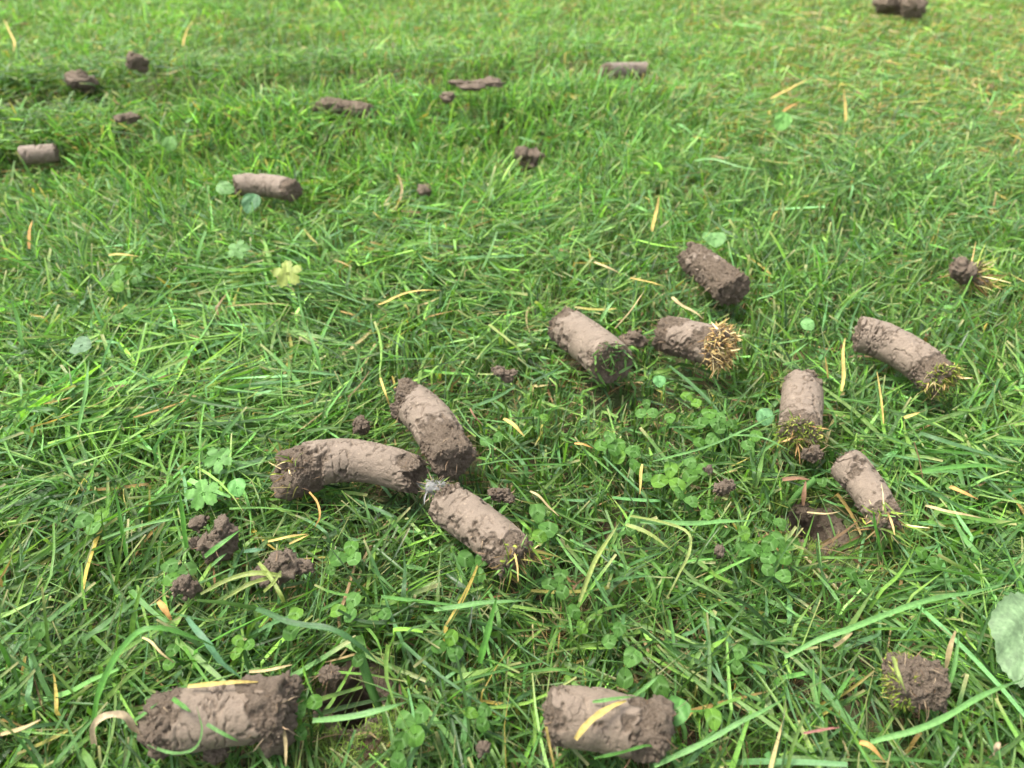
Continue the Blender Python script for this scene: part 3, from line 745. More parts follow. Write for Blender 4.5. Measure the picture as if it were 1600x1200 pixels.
    if c['k'] == 'bottom_mid': lump(1015,1138, .008, .0082, (.8, .9, 1.0), 11)
    if c['k'] == 'far_right': lump(1388,4, .012, .013, (1.2, .8, .7), 13); lump(1426,10, .012, .014, (1.1, .8, .8), 14)
    if c['k'] == 'far_clump': lump(520,166, .012, .010, (1.4, .8, .7), 15); lump(556,172, .010, .009, (1.3, .8, .7), 16)
    if c['k'] == 'lower_mid': lump(688,790, .006, .0040, (.8, .8, 1.0), 12)
    return root
for i, c in enumerate(CORES): build_core(c, i)

# white mould lump by the lower middle core
def mould():
    ctr = at(683,764, .006); Vv = BIG_V*np.array([1.15, .8, .8]); d = .3*fbm(Vv*2, 3, 4) + .15*vn(Vv*6, 5); Vv = ctr + Vv*(1 + d)[:, None]*.0044
    loc = ctr - [0, 0, .005]; root = thing('mould_patch', 'white and green mouldy lump between the ends of the left and lower cores', 'mould', loc)
    obj('mould_lump', mesh_np('mould_lump', Vv - loc, [BIG_F], M_MOULD), root)
    v, f, cc = fuzz(Vv, nrm(Vv - ctr), 260, (.001, .004), (.0002, .0006), [(.20,.20,.19),(.16,.22,.06),(.3,.22,.15),(.12,.17,.04)], .6, 3)
    obj('moss_tuft', mesh_np('moss_tuft', v - loc, [f], M_DRY, col=cc), root, kind='stuff')
mould()

# ================================================================== CLODS
GD = 'loose soil clods among the grass'
for (px, py, w, h, sdd, lb) in CLODS:
    S = ppm(py); rx = 0.5*w/S; rz = 0.5*h/S
    ctr = at(px, py, 0.002 if py > 330 else (0.003 if py > 150 else 0.012)); r = np.random.default_rng(sdd)
    loc = ctr - [0, 0, rz]
    root = thing('soil_clod', lb, 'clod', loc, GD)
    small = w < 30
    if sdd in (20, 18, 12, 19): balls = [(r.uniform(-.8, .8), r.uniform(-.5, .5), r.uniform(-.4, .2), r.uniform(.3, .5)) for _ in range(6)]
    elif small: balls = [(0, 0, 0, .85), (.4, .2, .3, .5)]
    elif sdd == 1: balls = [(.45, .1, .78, .30), (.62, .1, .45, .30), (.30, 0, .38, .32), (.05, 0, .05, .34), (-.28, -.1, .12, .28), (-.15, -.1, -.35, .36), (.25, 0, -.30, .36), (-.85, 0, -.05, .18), (-.62, 0, -.1, .14), (-.25, -.1, -.78, .24), (.1, -.05, -.6, .25), (.55, 0, -.15, .25)]
    else: balls = [(r.uniform(-.65, .65), r.uniform(-.3, .3), r.uniform(-.6, .6), r.uniform(.24, .46)) for _ in range(8)] + [(0, 0, 0, .5)]
    Vs, Fs, o_ = [], [], 0
    for b in balls:
        q = MED_V*1.2 + sdd*5 + b[0]*3
        d = .55*fbm(q*1.6, 3, sdd) + .40*fbm(q*4.3, 3, sdd + 1) - .30*np.abs(vn(q*8, sdd + 2))
        s = np.array([rx, (rx + rz)/2, rz])*1.0
        d = d + .22*np.sign(vn(q*2.2, sdd + 9))*sstep(.05, .35, np.abs(vn(q*2.2, sdd + 9)))*.6
        Vs.append(ctr + (np.array(b[:3]) + MED_V*r.uniform(.75, 1.25, (1, 3))*(1 + d)[:, None]*b[3]*1.15)*s); Fs.append(MED_F + o_); o_ += len(MED_V)
    Vv = np.concatenate(Vs); Ff = np.concatenate(Fs)
    if small:   # lighter version
        Vs, Fs, o_ = [], [], 0
        for b in balls:
            q = MED_V*1.2 + sdd*5 + b[0]*3; s = np.array([rx, (rx + rz)/2, rz])
            d = .6*fbm(q*1.4, 3, sdd) + .4*vn(q*3.3, sdd + 1) - .25*np.abs(vn(q*7, sdd + 2))
            Vs.append(ctr + (np.array(b[:3]) + MED_V*(1 + d)[:, None]*b[3]*1.15)*s); Fs.append(MED_F + o_); o_ += len(MED_V)
        Vv = np.concatenate(Vs); Ff = np.concatenate(Fs)
    obj('clod_body', mesh_np('clod_body', Vv - loc, [Ff], M_CLAY, crumb=np.full(len(Vv), .8) + .2*vn(Vv/.004, 2)), root)
    n = 50 if small else 200; k = r.integers(0, len(Vv), n); rd = np.minimum(r.lognormal(-7.75, .45, n), .0014)
    v, f = lumps(Vv[k], rd, sdd); obj('crumbs', mesh_np('crumbs', v - loc, [f], M_CLAY, crumb=np.ones(len(v))), root, kind='stuff')
    nn = nrm(Vv - ctr)
    if not small:
        v, f, cc = fuzz(Vv, nn, 22 if w < 60 else 60, (.002, .005), (.00012, .0003), ROOTC, .8, sdd); obj('root_fibres', mesh_np('root_fibres', v - loc, [f], M_DRY, col=cc), root, kind='stuff')
    if sdd == 13:
        sel = np.where(nn[:, 0] > .5)[0]
        v, f, cc = fuzz(Vv[sel], nn[sel] + [0.5, 0, 0], 130, (.005, .015), (.0004, .0013), STRAWC + MOSSC + [(.5,.5,.2)], .6, sdd)
        obj('straw_tuft', mesh_np('straw_tuft', v - loc, [f], M_DRY, col=cc), root, kind='stuff')

# holes the cores came from
HL = ['dark open core hole beside crumbly soil, right above the bottom left core', 'dark core hole under brown thatch, left of the slanting core']
for (hx, hy), lb, sdd in zip(HOLES, HL, (1, 2)):
    z0 = float(soil_z(np.array([hx + .014]), np.array([hy]))[0]) + .0035
    ph = np.linspace(0, 2*math.pi, 64, endpoint=False); rings = [(.020, -.009), (.0165, -.0015), (.0135, .0010), (.011, .0015), (.0095, 0), (.0085, -.005), (.008, -.014), (.0078, -.024), (.004, -.026), (.0005, -.026)]
    rings = [(np.interp(q, range(len(rings)), [a[0] for a in rings]), np.interp(q, range(len(rings)), [a[1] for a in rings])) for q in np.linspace(0, len(rings) - 1, 44)]
    V = np.array([[math.cos(a)*r_, math.sin(a)*r_, z] for r_, z in rings for a in ph])
    V = V + .0022*np.stack([fbm(V/.003, 3, sdd), fbm(V/.003, 3, sdd + 1), fbm(V/.003, 3, sdd + 2)], 1)
    k = np.arange(64); F = np.concatenate([np.stack([q*64 + k, q*64 + (k+1) % 64, (q+1)*64 + (k+1) % 64, (q+1)*64 + k], 1) for q in range(len(rings) - 1)])
    o = obj('core_hole', mesh_np('core_hole', V, [F], M_CLAY, crumb=np.ones(len(V))), loc=(hx, hy, z0)); tag(o, lb, 'hole', 'core holes left in the lawn')
    g = np.random.default_rng(sdd); kk = g.integers(0, 64*20, 260); rd = np.minimum(g.lognormal(-7.4, .5, 260), .0022)
    v, f = lumps(V[kk], rd, sdd); obj('crumbs', mesh_np('crumbs', v, [f], M_CLAY, crumb=np.ones(len(v))), o, kind='stuff')

# ================================================================== LEAVES
def leaf_mesh(name, L, Wd, base_c, mark=None, notch=.08, fold=.25, cup=.1, lobes=0, serr=0, seed=0, rings=9, seg=40):
    """petal-shaped leaf along +Y from the origin"""
    th = np.linspace(0, 2*math.pi, seg, endpoint=False); rho = np.linspace(0, 1, rings + 1)[1:]
    r = 1 - notch*np.exp(-(((th - math.pi/2 + math.pi) % (2*math.pi) - math.pi)/.28)**2)
    if lobes: r = r*(0.46 + 0.54*np.abs(np.cos((th - math.pi/2)*lobes/2))**0.6)*(1 + .07*np.sin(th*lobes*4)) 
    if serr: r = r*(1 + .05*np.abs(((th*serr/math.pi) % 2) - 1))
    g = np.random.default_rng(seed); r = r*(1 + .03*np.sin(3*th + g.uniform(0, 6)))
    X = rho[:, None]*r*np.cos(th); Y = .5 + .5*rho[:, None]*r*np.sin(th)
    X = X*.5*(0.62 + 0.5*np.clip(Y, 0, 1)) if not lobes else X*.5
    x = X*Wd; y = Y*L
    z = -fold*np.abs(x)*.0 + fold*np.abs(x) - cup*(y - L*.5)**2/L*2 + .05*L*np.sin(9*Y + np.abs(X)*14)*np.abs(X)*2 + .03*L*np.sin(5*X + 4*Y)
    V = np.stack([x, y, z], -1).reshape(-1, 3); V = np.concatenate([V, [[0, L*.5, 0]]])
    i = np.arange(rings - 1)[:, None]*seg + np.arange(seg)[None]; j = np.arange(rings - 1)[:, None]*seg + (np.arange(seg)[None] + 1) % seg
    F = np.stack([i, j, j + seg, i + seg], -1).reshape(-1, 4); k = np.arange(seg); tri = np.stack([k*0 + len(V) - 1, k, (k+1) % seg], 1)
    C = np.ones((len(V), 4)); C[:, :3] = base_c
    XX = np.append(X.ravel(), 0); YY = np.append(Y.ravel(), .5)
    if mark is not None:
        m = np.exp(-((YY - .62 + .55*np.abs(XX))/.06)**2)*(np.abs(XX) > .0)
        C[:, :3] = C[:, :3]*(1 - .45*m[:, None]) + np.array(mark)*.45*m[:, None]
    vein = np.exp(-(XX/.02)**2)*.4 + (0.35*np.exp(-(np.sin(22*(YY - .7*np.abs(XX)))/.28)**2) if serr else 0); C[:, :3] = C[:, :3]*(1 + vein[:, None]); C[:, 3] = .5
    return mesh_np(name, V, [F, tri], M_LEAF, col=C)
LEAFLETS = []
for i in range(6):
    bc = [(0.060,0.150,0.018),(0.044,0.118,0.015),(0.088,0.190,0.022),(0.052,0.132,0.022),(0.072,0.165,0.032),(0.040,0.102,0.014)][i]
    LEAFLETS.append(leaf_mesh('leaflet', 1, .95 - .05*(i % 3), bc, mark=(0.17, 0.29, 0.11), fold=.10 + .12*(i % 3), cup=.12, seed=i, seg=32, rings=8))
def tube(name, pts, r, mat, col):
    pts = np.array(pts, float); T = nrm(np.gradient(pts, axis=0)); S_ = nrm(np.cross(T, [0.3, 1, .2])); U_ = np.cross(S_, T); ph = np.linspace(0, 2*math.pi, 6, endpoint=False)
    V = (pts[:, None] + r*(S_[:, None]*np.cos(ph)[None, :, None] + U_[:, None]*np.sin(ph)[None, :, None])).reshape(-1, 3); n = len(pts); k = np.arange(6)
    F = np.concatenate([np.stack([q*6 + k, q*6 + (k+1) % 6, (q+1)*6 + (k+1) % 6, (q+1)*6 + k], 1) for q in range(n - 1)])
    C = np.ones((len(V), 4)); C[:, :3] = col; C[:, 3] = .5
    return mesh_np(name, V, [F], mat, col=C)
PET = [tube('petiole', [(math.sin(t*2.2 + i)*.12*(1 - t)*t*2, .35*(1 - t)*(1 if i % 2 else -1)*t*2, t) for t in np.linspace(0, 1, 8)], .022, M_LEAF, (.09, .2, .05)) for i in range(3)]
# px, py of the head, leaflet length px, kind (3 = trefoil, 2, 1 leaflets seen), label
CLOVER = [
 (975,703,26,3,'clover leaf of three leaflets, right one of the pair left of the centre clover group'),
 (950,693,24,3,'clover leaf, left one of the pair right of centre above the dark grass'),
 (988,716,20,2,'small clover leaflets just below the pair left of the centre clover group'),
 (1085,733,26,3,'bright clover leaf at the upper right of the centre clover group'),
 (1046,748,30,3,'largest clover leaf in the middle of the centre clover group'),
 (1068,780,25,2,'clover leaflets at the bottom of the centre clover group'),
 (1108,655,26,3,'clover leaf half hidden in grass above the centre clover group'),
 (1132,662,22,3,'clover leaf right of the half hidden one above the centre group'),
 (1046,662,22,1,'single round clover leaflet above the largest centre clover'),
 (1102,692,24,2,'folded clover leaflets directly above the bright clover'),
 (1082,625,22,2,'clover leaflets in dark grass under the straw capped core'),
 (842,818,32,2,'clover leaf with round leaflets right of the lower middle core'),
 (856,842,28,1,'round clover leaflet below the two by the lower middle core'),
 (742,882,32,3,'clover leaf in front of the lower end of the mould tipped core'),
 (545,868,28,3,'clover leaf in the dark grass right of the stem sprouting clod'),
 (522,880,22,2,'small clover leaflets left of the clover by the dark clod'),
 (543,953,28,3,'three lobed clover leaf pointing down, below the dark clod'),
 (276,893,28,3,'clover leaf between the ragged clod and the fibrous clod'),
 (147,815,26,3,'clover leaf with four visible lobes in flattened grass at the left'),
 (476,1100,27,3,'very bright clover leaf touching the right end of the biggest core'),
 (471,1132,24,2,'pale clover leaflets right below the very bright clover leaf'),
 (978,1042,38,2,'pair of big clover leaflets above the stout bottom core'),
 (905,968,28,2,'clover leaflets in the grass midway above the stout bottom core'),
 (963,995,28,2,'upright folded clover leaflets above the big pair'),
 (648,1130,34,3,'clover leaf left of the stout bottom core, near the bottom edge'),
 (620,1172,30,2,'clover leaflets at the bottom edge beneath the other clover'),
 (748,1118,26,3,'small clover leaf between the bottom clovers and the stout core'),
 (1040,1092,36,2,'clover leaflets touching the upper right end of the stout bottom core'),
 (1118,1142,34,1,'shaded round clover leaflet right of the stout bottom core'),
 (1276,748,20,1,'single pale clover leaflet above the thatch covered hole'),
 (1192,862,28,3,'pale clover leaf in the grass right of centre below the crumb'),
 (1225,856,26,3,'clover leaf right of the pale one, with speckled leaflets'),
 (1165,846,28,2,'clover leaflets left of the pale pair in the right grass'),
 (1210,898,28,2,'lower clover leaflets hanging below the speckled clover leaf'),
 (1115,800,24,1,'round clover leaflet under the small reddish clod'),
 (1208,812,24,2,'clover leaflets beside the thatch covered hole, left side'),
 (180,437,24,3,'clover leaf in the upper left grass, left one of two'),
 (218,428,24,3,'clover leaf in the upper left grass, right one of two'),
 (192,490,22,2,'clover leaflets spread like wings below the upper left pair'),
 (872,400,15,3,'tiny pale clover leaf in the grass above the clipping covered core'),
 (455,975,28,2,'clover leaflets under the curved blades below the dark clod'),
 (562,1020,24,2,'small clover leaflets over the crumbly soil by the dark hole'),
 (590,962,22,2,'clover leaflets right of the down pointing clover leaf'),
 (1000,742,20,2,'half shaded clover leaflets left of the largest centre clover'),
 (842,650,16,2,'tiny clover leaflets in the fine short grass of the centre'),
 (930,690,16,1,'tiny single leaflet in the fine grass left of the clover pair'),
 (262,1028,24,2,'shaded clover leaflets in the grass above the biggest core'),
 (60,1000,26,2,'shaded clover leaflets in the grass at the left edge'),
 (1450,870,24,2,'clover leaflets in the pale combed grass at the right'),
 (1010,640,20,3,'small clover leaf in the fine grass midway between the straw capped core and the pair'),
 (1178,690,22,2,'clover leaflets in the grass left of the mossy front of the short core'),
 (872,912,26,3,'clover leaf low in the grass left of the leaning yellow edged blade'),
 (1340,905,24,2,'clover leaflets in the combed grass straight above the mossy stub'),
 (770,690,22,2,'shaded clover leaflets right of the upper middle core'),
 (700,1010,26,3,'clover leaf in the long grass midway between the dark hole and the lower core'),
 (1150,1030,26,2,'clover leaflets in the crossing blades right of the big clover pair'),
 (380,1010,24,3,'shaded clover leaf in the grass above the right half of the biggest core'),
 (985,820,22,2,'dim clover leaflets under the long flat blade below the centre group'),
]
GV = 'clover leaves growing through the lawn'
for i, (px, py, sz, kd, lb) in enumerate(CLOVER):
    lift = 0.000 + random.uniform(0, .005) + (0.003 if py < 600 else 0)
    h = at(px, py, lift); bz = float(soil_z(h[:1], h[1:2])[0]); H = max(h[2] - bz, .006)
    root = thing('clover', lb, 'clover', (h[0], h[1], bz), GV)
    root.rotation_euler = (0, 0, 0)
    p = obj('petiole', PET[i % 3], root); p.scale = (H*1.0, H*1.0, H); p.rotation_euler = (0, 0, random.uniform(0, 6))
    s = sz/ppm(py)*random.uniform(.92, 1.08); a0 = random.uniform(0, 2*math.pi)
    tilt = Euler((R(random.uniform(5, 32)), R(random.uniform(-18, 18)), 0)).to_matrix().to_4x4()   # faces towards the light and a bit to the front
    angs = {3: (0, 2.15, 4.1), 2: (0, 2.6), 1: (0,)}[kd]
    for j, a in enumerate(angs):
        l = obj('leaflet', LEAFLETS[(i*3 + j + random.randint(0, 2)) % 6], root)
        M = Matrix.Translation((0, 0, H)) @ tilt @ Matrix.Rotation(a0 + a + random.uniform(-.15, .15), 4, 'Z') @ Matrix.Rotation(R(random.uniform(-12, 28)), 4, 'X') @ Matrix.Scale(s*random.uniform(.9, 1.08), 4)
        l.matrix_local = M

def broad(name, label, cat, px, py, Lm, Wm, colr, az, tiltx, tilty=0, dz=.004, group=None, **kw):
    h = at(px, py, dz); me = leaf_mesh('leaf_blade', Lm, Wm, colr, **kw); bz = float(soil_z(h[:1], h[1:2])[0])
    root = thing(name, label, cat, (h[0], h[1], bz), group); l = obj('leaf_blade', me, root)
    l.matrix_local = Matrix.Translation((0, 0, h[2] - bz)) @ Euler((R(tiltx), R(tilty), 0)).to_matrix().to_4x4() @ Matrix.Rotation(R(az), 4, 'Z') @ Matrix.Translation((0, -Lm/2, 0))
    base = l.matrix_local @ Vector((0, 0, 0)); q = [Vector((base.x*.6, base.y*.6, 0)).lerp(base, t) for t in np.linspace(0, 1, 6)]
    obj('leaf_stalk', tube('leaf_stalk', [v[:] for v in q], .0006, M_LEAF, (.1, .2, .06)), root)
    return root
broad('broad_weed_leaf', 'large pale grey green leaf with finely toothed edge, cut off by the right edge', 'weed leaf', 1604,1000, .031, .025, (.13,.20,.10), -28, 22, 0, .007, serr=26, notch=0, cup=.02, fold=.06, seg=104)
broad('lobed_leaf', 'light green lobed leaf low in the grass, left of the long curved core', 'weed leaf', 318,772, .0135, .014, (.09,.21,.045), 20, 25, 0, .004, lobes=5, notch=0, seg=60)
broad('lobed_leaf', 'light green lobed leaf just above and right of the other lobed leaf at the left', 'weed leaf', 342,718, .012, .013, (.09,.20,.05), -30, 25, 0, .003, lobes=5, notch=0, seg=60)
broad('lobed_leaf', 'yellowing lobed leaf standing out in the combed grass of the upper left', 'weed leaf', 450,428, .017, .018, (.20,.24,.06), 10, 40, 0, .006, lobes=5, notch=0, seg=60)
broad('lobed_leaf', 'pale lobed leaf in the combed grass near the two upper left clovers', 'weed leaf', 372,390, .014, .014, (.10,.20,.06), 60, 30, 0, .006, lobes=5, notch=0, seg=60)
broad('round_leaf', 'round green leaf on a curved stalk left of the long curved core', 'weed leaf', 371,762, .0075, .008, (.11,.27,.07), 15, 35, 0, .006, notch=0)
broad('round_leaf', 'pale round leaf lying behind the very rough core', 'weed leaf', 1116,374, .013, .017, (.11,.22,.07), 0, 18, 0, .006, notch=0)
broad('round_leaf', 'pale blue green round leaf at the left end of the blurred core', 'weed leaf', 352,294, .013, .011, (.11,.21,.07), 70, 40, 0, .016, notch=0)
broad('round_leaf', 'dark round leaf in front of the blurred upper left core', 'weed leaf', 392,318, .015, .014, (.06,.14,.06), -20, 40, 0, .006, notch=0)
broad('round_leaf', 'blurred round leaf facing the viewer in upright grass of the upper left', 'weed leaf', 266,225, .011, .013, (.11,.22,.06), 0, 62, 0, .012, notch=0)
broad('round_leaf', 'greyish oval leaf lying flat in the combed grass at the left', 'weed leaf', 127,541, .010, .0135, (.10,.17,.09), 85, 15, 0, .006, notch=0)
broad('round_leaf', 'big round clover like leaf touching the right end of the stout bottom core', 'weed leaf', 1057,1112, .0088, .0085, (.07,.18,.04), -30, 18, 0, .010, notch=.05, mark=(.16,.27,.11))
broad('round_leaf', 'small pale leaf at the left end of the long smooth cracked core', 'weed leaf', 1262,508, .007, .009, (.12,.25,.08), 50, 25, 0, .006, notch=0)
broad('round_leaf', 'green oval leaf in the blurred grass among yellow blades, upper right', 'weed leaf', 1222,190, .016, .016, (.13,.28,.07), -30, 55, 0, .012, notch=0)
broad('round_leaf', 'pale round leaf in the fine grass between the straw capped core and clovers', 'weed leaf', 1030,596, .006, .007, (.10,.24,.08), 0, 35, 0, .004, notch=0)
broad('round_leaf', 'greyish leaf in the grass above the short mossy fronted core', 'weed leaf', 1195,652, .008, .009, (.10,.22,.09), 20, 40, 0, .006, notch=0)

# ================================================================== SINGLE BLADES worth pointing at
def cat(P, n):
    P = np.array(P, float); P = np.concatenate([[2*P[0] - P[1]], P, [2*P[-1] - P[-2]]]); out = []
    m = len(P) - 3; per = max(2, n//m)
    for i in range(m):
        for t in np.linspace(0, 1, per, endpoint=False):
            a, b, c, d = P[i:i+4]; out.append(.5*((2*b) + (-a + c)*t + (2*a - 5*b + 4*c - d)*t*t + (-a + 3*b - 3*c + d)*t**3))
    out.append(P[-2]); return np.array(out)
COLS = {'y': (.38,.29,.09), 'o': (.33,.19,.06), 's': (.33,.26,.13), 'p': (.27,.33,.09), 'g': (.09,.24,.04), 'l': (.15,.32,.09), 'd': (.055,.14,.04), 'b': (.16,.09,.05), 'v': (.10,.23,.11), 'r': (.22,.10,.08), 'c': (.34,.27,.17)}
def blade(name, label, cat_, pts, w, ck, group, fold=.45, tip=.08, tw=0.0, endc=None):
    W3 = np.array([at(p[0], p[1], (p[2] if len(p) > 2 else 6)*.001) for p in pts]); C3 = cat(W3, 22); n = len(C3); q_ = C3/.011 + w*7; wob = np.stack([vn(q_, 41), vn(q_, 42), vn(q_, 43)], 1)*(.00045 if ck in 'gldvp' else .0008); C3 = C3 + wob
    T = nrm(np.gradient(C3, axis=0)); S_ = nrm(np.cross(T, [0, -.25, 1.0])); U_ = np.cross(S_, T); s = np.linspace(0, 1, n)
    a = tw*(s - .3)[:, None]; Sa = S_*np.cos(a) + U_*np.sin(a); Ua = -S_*np.sin(a) + U_*np.cos(a)
    prof = (.75 + .25*np.clip(s*5, 0, 1))*(1 - (1 - tip)*np.clip((s - .45)/.55, 0, 1)**1.8); hw = (w*.00038*prof)[:, None]
    hw = hw*(1 + .22*vn(C3/.0018 + w, 44)[:, None]); V = np.stack([C3 - Sa*hw + Ua*hw*fold, C3 - Sa*hw*.5 + Ua*hw*fold*.35, C3, C3 + Sa*hw*.5 + Ua*hw*fold*.35, C3 + Sa*hw + Ua*hw*fold], 1).reshape(-1, 3)
    F = np.array([[q*5 + k, q*5 + k + 1, (q+1)*5 + k + 1, (q+1)*5 + k] for q in range(n - 1) for k in range(4)])
    C = np.ones((n, 5, 4)); C[..., :3] = COLS[ck]
    if endc: kk = sstep(.6, .95, s)[:, None, None]; C[..., :3] = C[..., :3]*(1 - kk) + np.array(COLS[endc])*kk
    C[..., :3] *= (1 + .22*vn(C3/.0035 + w*3, 45))[:, None, None]; C[..., :3] *= (1 - .3*sstep(.75, 1, s))[:, None, None]
    C[..., 3] = np.linspace(0, 1, 5); loc = W3[0]
    o = obj(name, mesh_np(name, V - loc, [F], M_GRASS if ck in 'gldvp' else M_DRY, col=C.reshape(-1, 4)), loc=loc); tag(o, label, cat_, group)
GY = 'dead yellow blades lying on the grass'; GB = 'long green blades standing out from the lawn'
for (lb, pts, w, ck) in [
 ('curved yellow blade arching in the combed grass of the upper centre left', [(592,476,2),(625,462,7),(660,454,8),(690,454,5)], 1.9, 'y'),
 ('straw coloured flat blade just above the straw capped core', [(1050,464,9),(1072,480,8),(1096,500,6)], 2.6, 's'),
 ('bright yellow upright blade in the grass above the clover and the very rough core', [(1020,362,2),(1024,335,10),(1030,306,20)], 3.0, 'y'),
 ('yellow green blade pointing down left of the clipping covered core', [(764,508,6),(790,528,8),(814,548,4)], 2.2, 'p'),
 ('yellow blade leaning in the grass left of the very rough core', [(985,434,9),(1012,440,8),(1040,449,5)], 1.8, 'y'),
 ('thin yellow blade further left of the very rough core', [(928,410,8),(950,418,8),(972,428,5)], 2.0, 's'),
 ('short forked yellow blade in the fine grass right of the upper middle core', [(786,655,9),(805,666,9),(821,681,7)], 2.2, 'y'),
 ('yellow blade leaning on the upper middle core at its left', [(592,590,14),(601,612,12),(610,634,6)], 1.5, 'y'),
 ('straight yellow blade lying along the top of the biggest core', [(296,1072,18),(335,1069,19),(376,1067,19),(405,1066,17)], 1.6, 'y'),
 ('yellow blade lying diagonally across the stout bottom core', [(902,1155,16),(925,1126,19),(950,1108,20),(976,1098,19)], 2.3, 'y'),
 ('orange stalk hanging down at the left end of the stout bottom core', [(852,1134,14),(858,1160,9),(866,1200,3)], 1.2, 'y'),
 ('short orange blade in the pale combed grass at the right', [(1484,761,8),(1505,770,9),(1530,781,7)], 2.3, 'o'),
 ('pale straw blade below the short orange one at the right', [(1446,790,7),(1485,800,8),(1532,807,6)], 1.8, 's'),
 ('upright yellow blade left under the long smooth cracked core', [(1314,610,2),(1318,570,8),(1320,530,14)], 2.1, 'y'),
 ('thin orange blade standing between the two right hand cores', [(1379,662,2),(1376,620,10),(1372,582,17)], 1.2, 'y'),
 ('yellow blade left of the short smooth core pointing away', [(1293,592,8),(1291,575,13),(1288,558,18)], 1.6, 'y'),
 ('short yellow blade low in the grass below the long smooth cracked core', [(1412,650,7),(1425,646,8),(1438,642,7)], 1.9, 'y'),
 ('short orange blade stub lying near the left fibrous clod', [(248,940,8),(257,952,8),(268,968,6)], 2.4, 'o'),
 ('brown and cream thin stalk above the biggest core', [(222,998,6),(240,1008,8),(258,1024,7),(272,1036,4)], 1.0, 's'),
 ('thin yellow blade above the dark clod, upper of two', [(418,845,7),(450,838,8),(482,836,6)], 1.4, 'y'),
 ('thin yellow blade above the dark clod, lower of two', [(450,852,7),(468,843,8),(482,836,7)], 1.2, 'y'),
 ('curled orange straw hanging from the crumbly end of the long curved core', [(482,768,7),(494,784,8),(498,805,7),(490,822,3)], 1.1, 'o'),
 ('short straw coloured piece in the fine grass under the dark clover pair', [(1004,725,8),(1001,748,8),(998,772,5)], 1.4, 'y'),
 ('thin orange blade in the dark grass left of the clovers', [(898,692,8),(912,694,9),(926,700,7)], 1.4, 'o'),
 ('reddish thin stalk under the clipping covered core', [(735,638,9),(744,652,8),(756,664,6)], 1.1, 'b'),
 ('tawny curved stalk right of the dark crumb in the centre', [(830,768,8),(845,776,9),(858,792,7),(874,806,5)], 1.3, 's'),
 ('long yellow green curved blade bending down right of centre', [(985,806,9),(1040,818,11),(1076,835,12),(1074,870,10),(1058,905,8),(1040,935,4)], 1.5, 'p'),
 ('yellow straw flat on the grass below the clovers in the lower right', [(1478,1043,4),(1484,1020,9),(1494,988,14)], 2.0, 's'),
 ('tiny orange blade at the bottom right beneath the mossy stub', [(1343,1158,8),(1360,1164,9),(1384,1190,6)], 2.0, 'o'),
 ('short pale straw stub in the combed grass above the mossy stub', [(1303,1010,7),(1318,1000,8),(1332,990,7)], 1.6, 's'),
 ('reddish blade lying in the grass at the bottom right', [(1258,1146,6),(1285,1141,8),(1310,1138,6)], 1.0, 'r'),
 ('orange upright blade in the grass at the far left of the photo', [(46,390,2),(47,365,9),(50,343,15)], 2.4, 'o'),
 ('yellow flat blade in the upper left grass above the two clovers', [(170,398,10),(192,398,11),(220,400,9)], 2.0, 'y'),
 ('yellow upright blade in the blurred grass, top left corner', [(22,80,6),(20,60,16),(6,32,26)], 3.0, 'y'),
 ('yellow blade standing between the blurred clod and the top edge, upper left', [(285,72,4),(292,50,16),(306,26,30)], 3.4, 'y'),
 ('yellow upright blade in the middle of the bank, left of the blurred clod', [(625,312,2),(628,294,8),(622,272,16)], 2.6, 's'),
 ('long pale yellow blade slanting in the blurred grass at upper right', [(1204,154,10),(1235,138,14),(1268,120,16)], 3.2, 'y'),
 ('orange blade below the long pale slanting one at upper right', [(1213,182,10),(1232,168,14),(1250,158,14)], 3.0, 'o'),
 ('upright yellow blade right of the orange one at upper right', [(1322,190,2),(1320,165,12),(1318,142,22)], 3.2, 'y'),
 ('yellow blade lying on the grass at the left edge near the bottom', [(0,1146,6),(30,1138,8),(62,1124,8)], 1.6, 's'),
 ('thin straw stem rising between the two upper middle cores', [(960,515,6),(990,482,14),(1008,455,20)], .9, 's'),
 ('dark brown dead blade lying over the thatch covered hole', [(1222,749,6),(1246,747,8),(1266,750,8)], 2.4, 'b'),
 ('brown dead blade in front of the thatch covered hole', [(1255,790,3),(1256,770,7),(1258,755,9)], 2.2, 'b'),
 ('long thin brown stem lying below the thatch covered hole', [(1262,800,5),(1290,803,6),(1312,800,5)], 1.0, 's'),
 ('brown dead stem running behind the dark open hole', [(388,1050,4),(425,1045,6),(455,1040,5)], 1.3, 's'),
 ('root like brown stem hanging down from the biggest core', [(436,1125,10),(444,1160,7),(446,1198,3)], 1.2, 's'),
]: blade('dead_grass_blade', lb, 'dead blade', pts, w, ck, GY, fold=.3, tip=.3, tw=.5, endc=None)
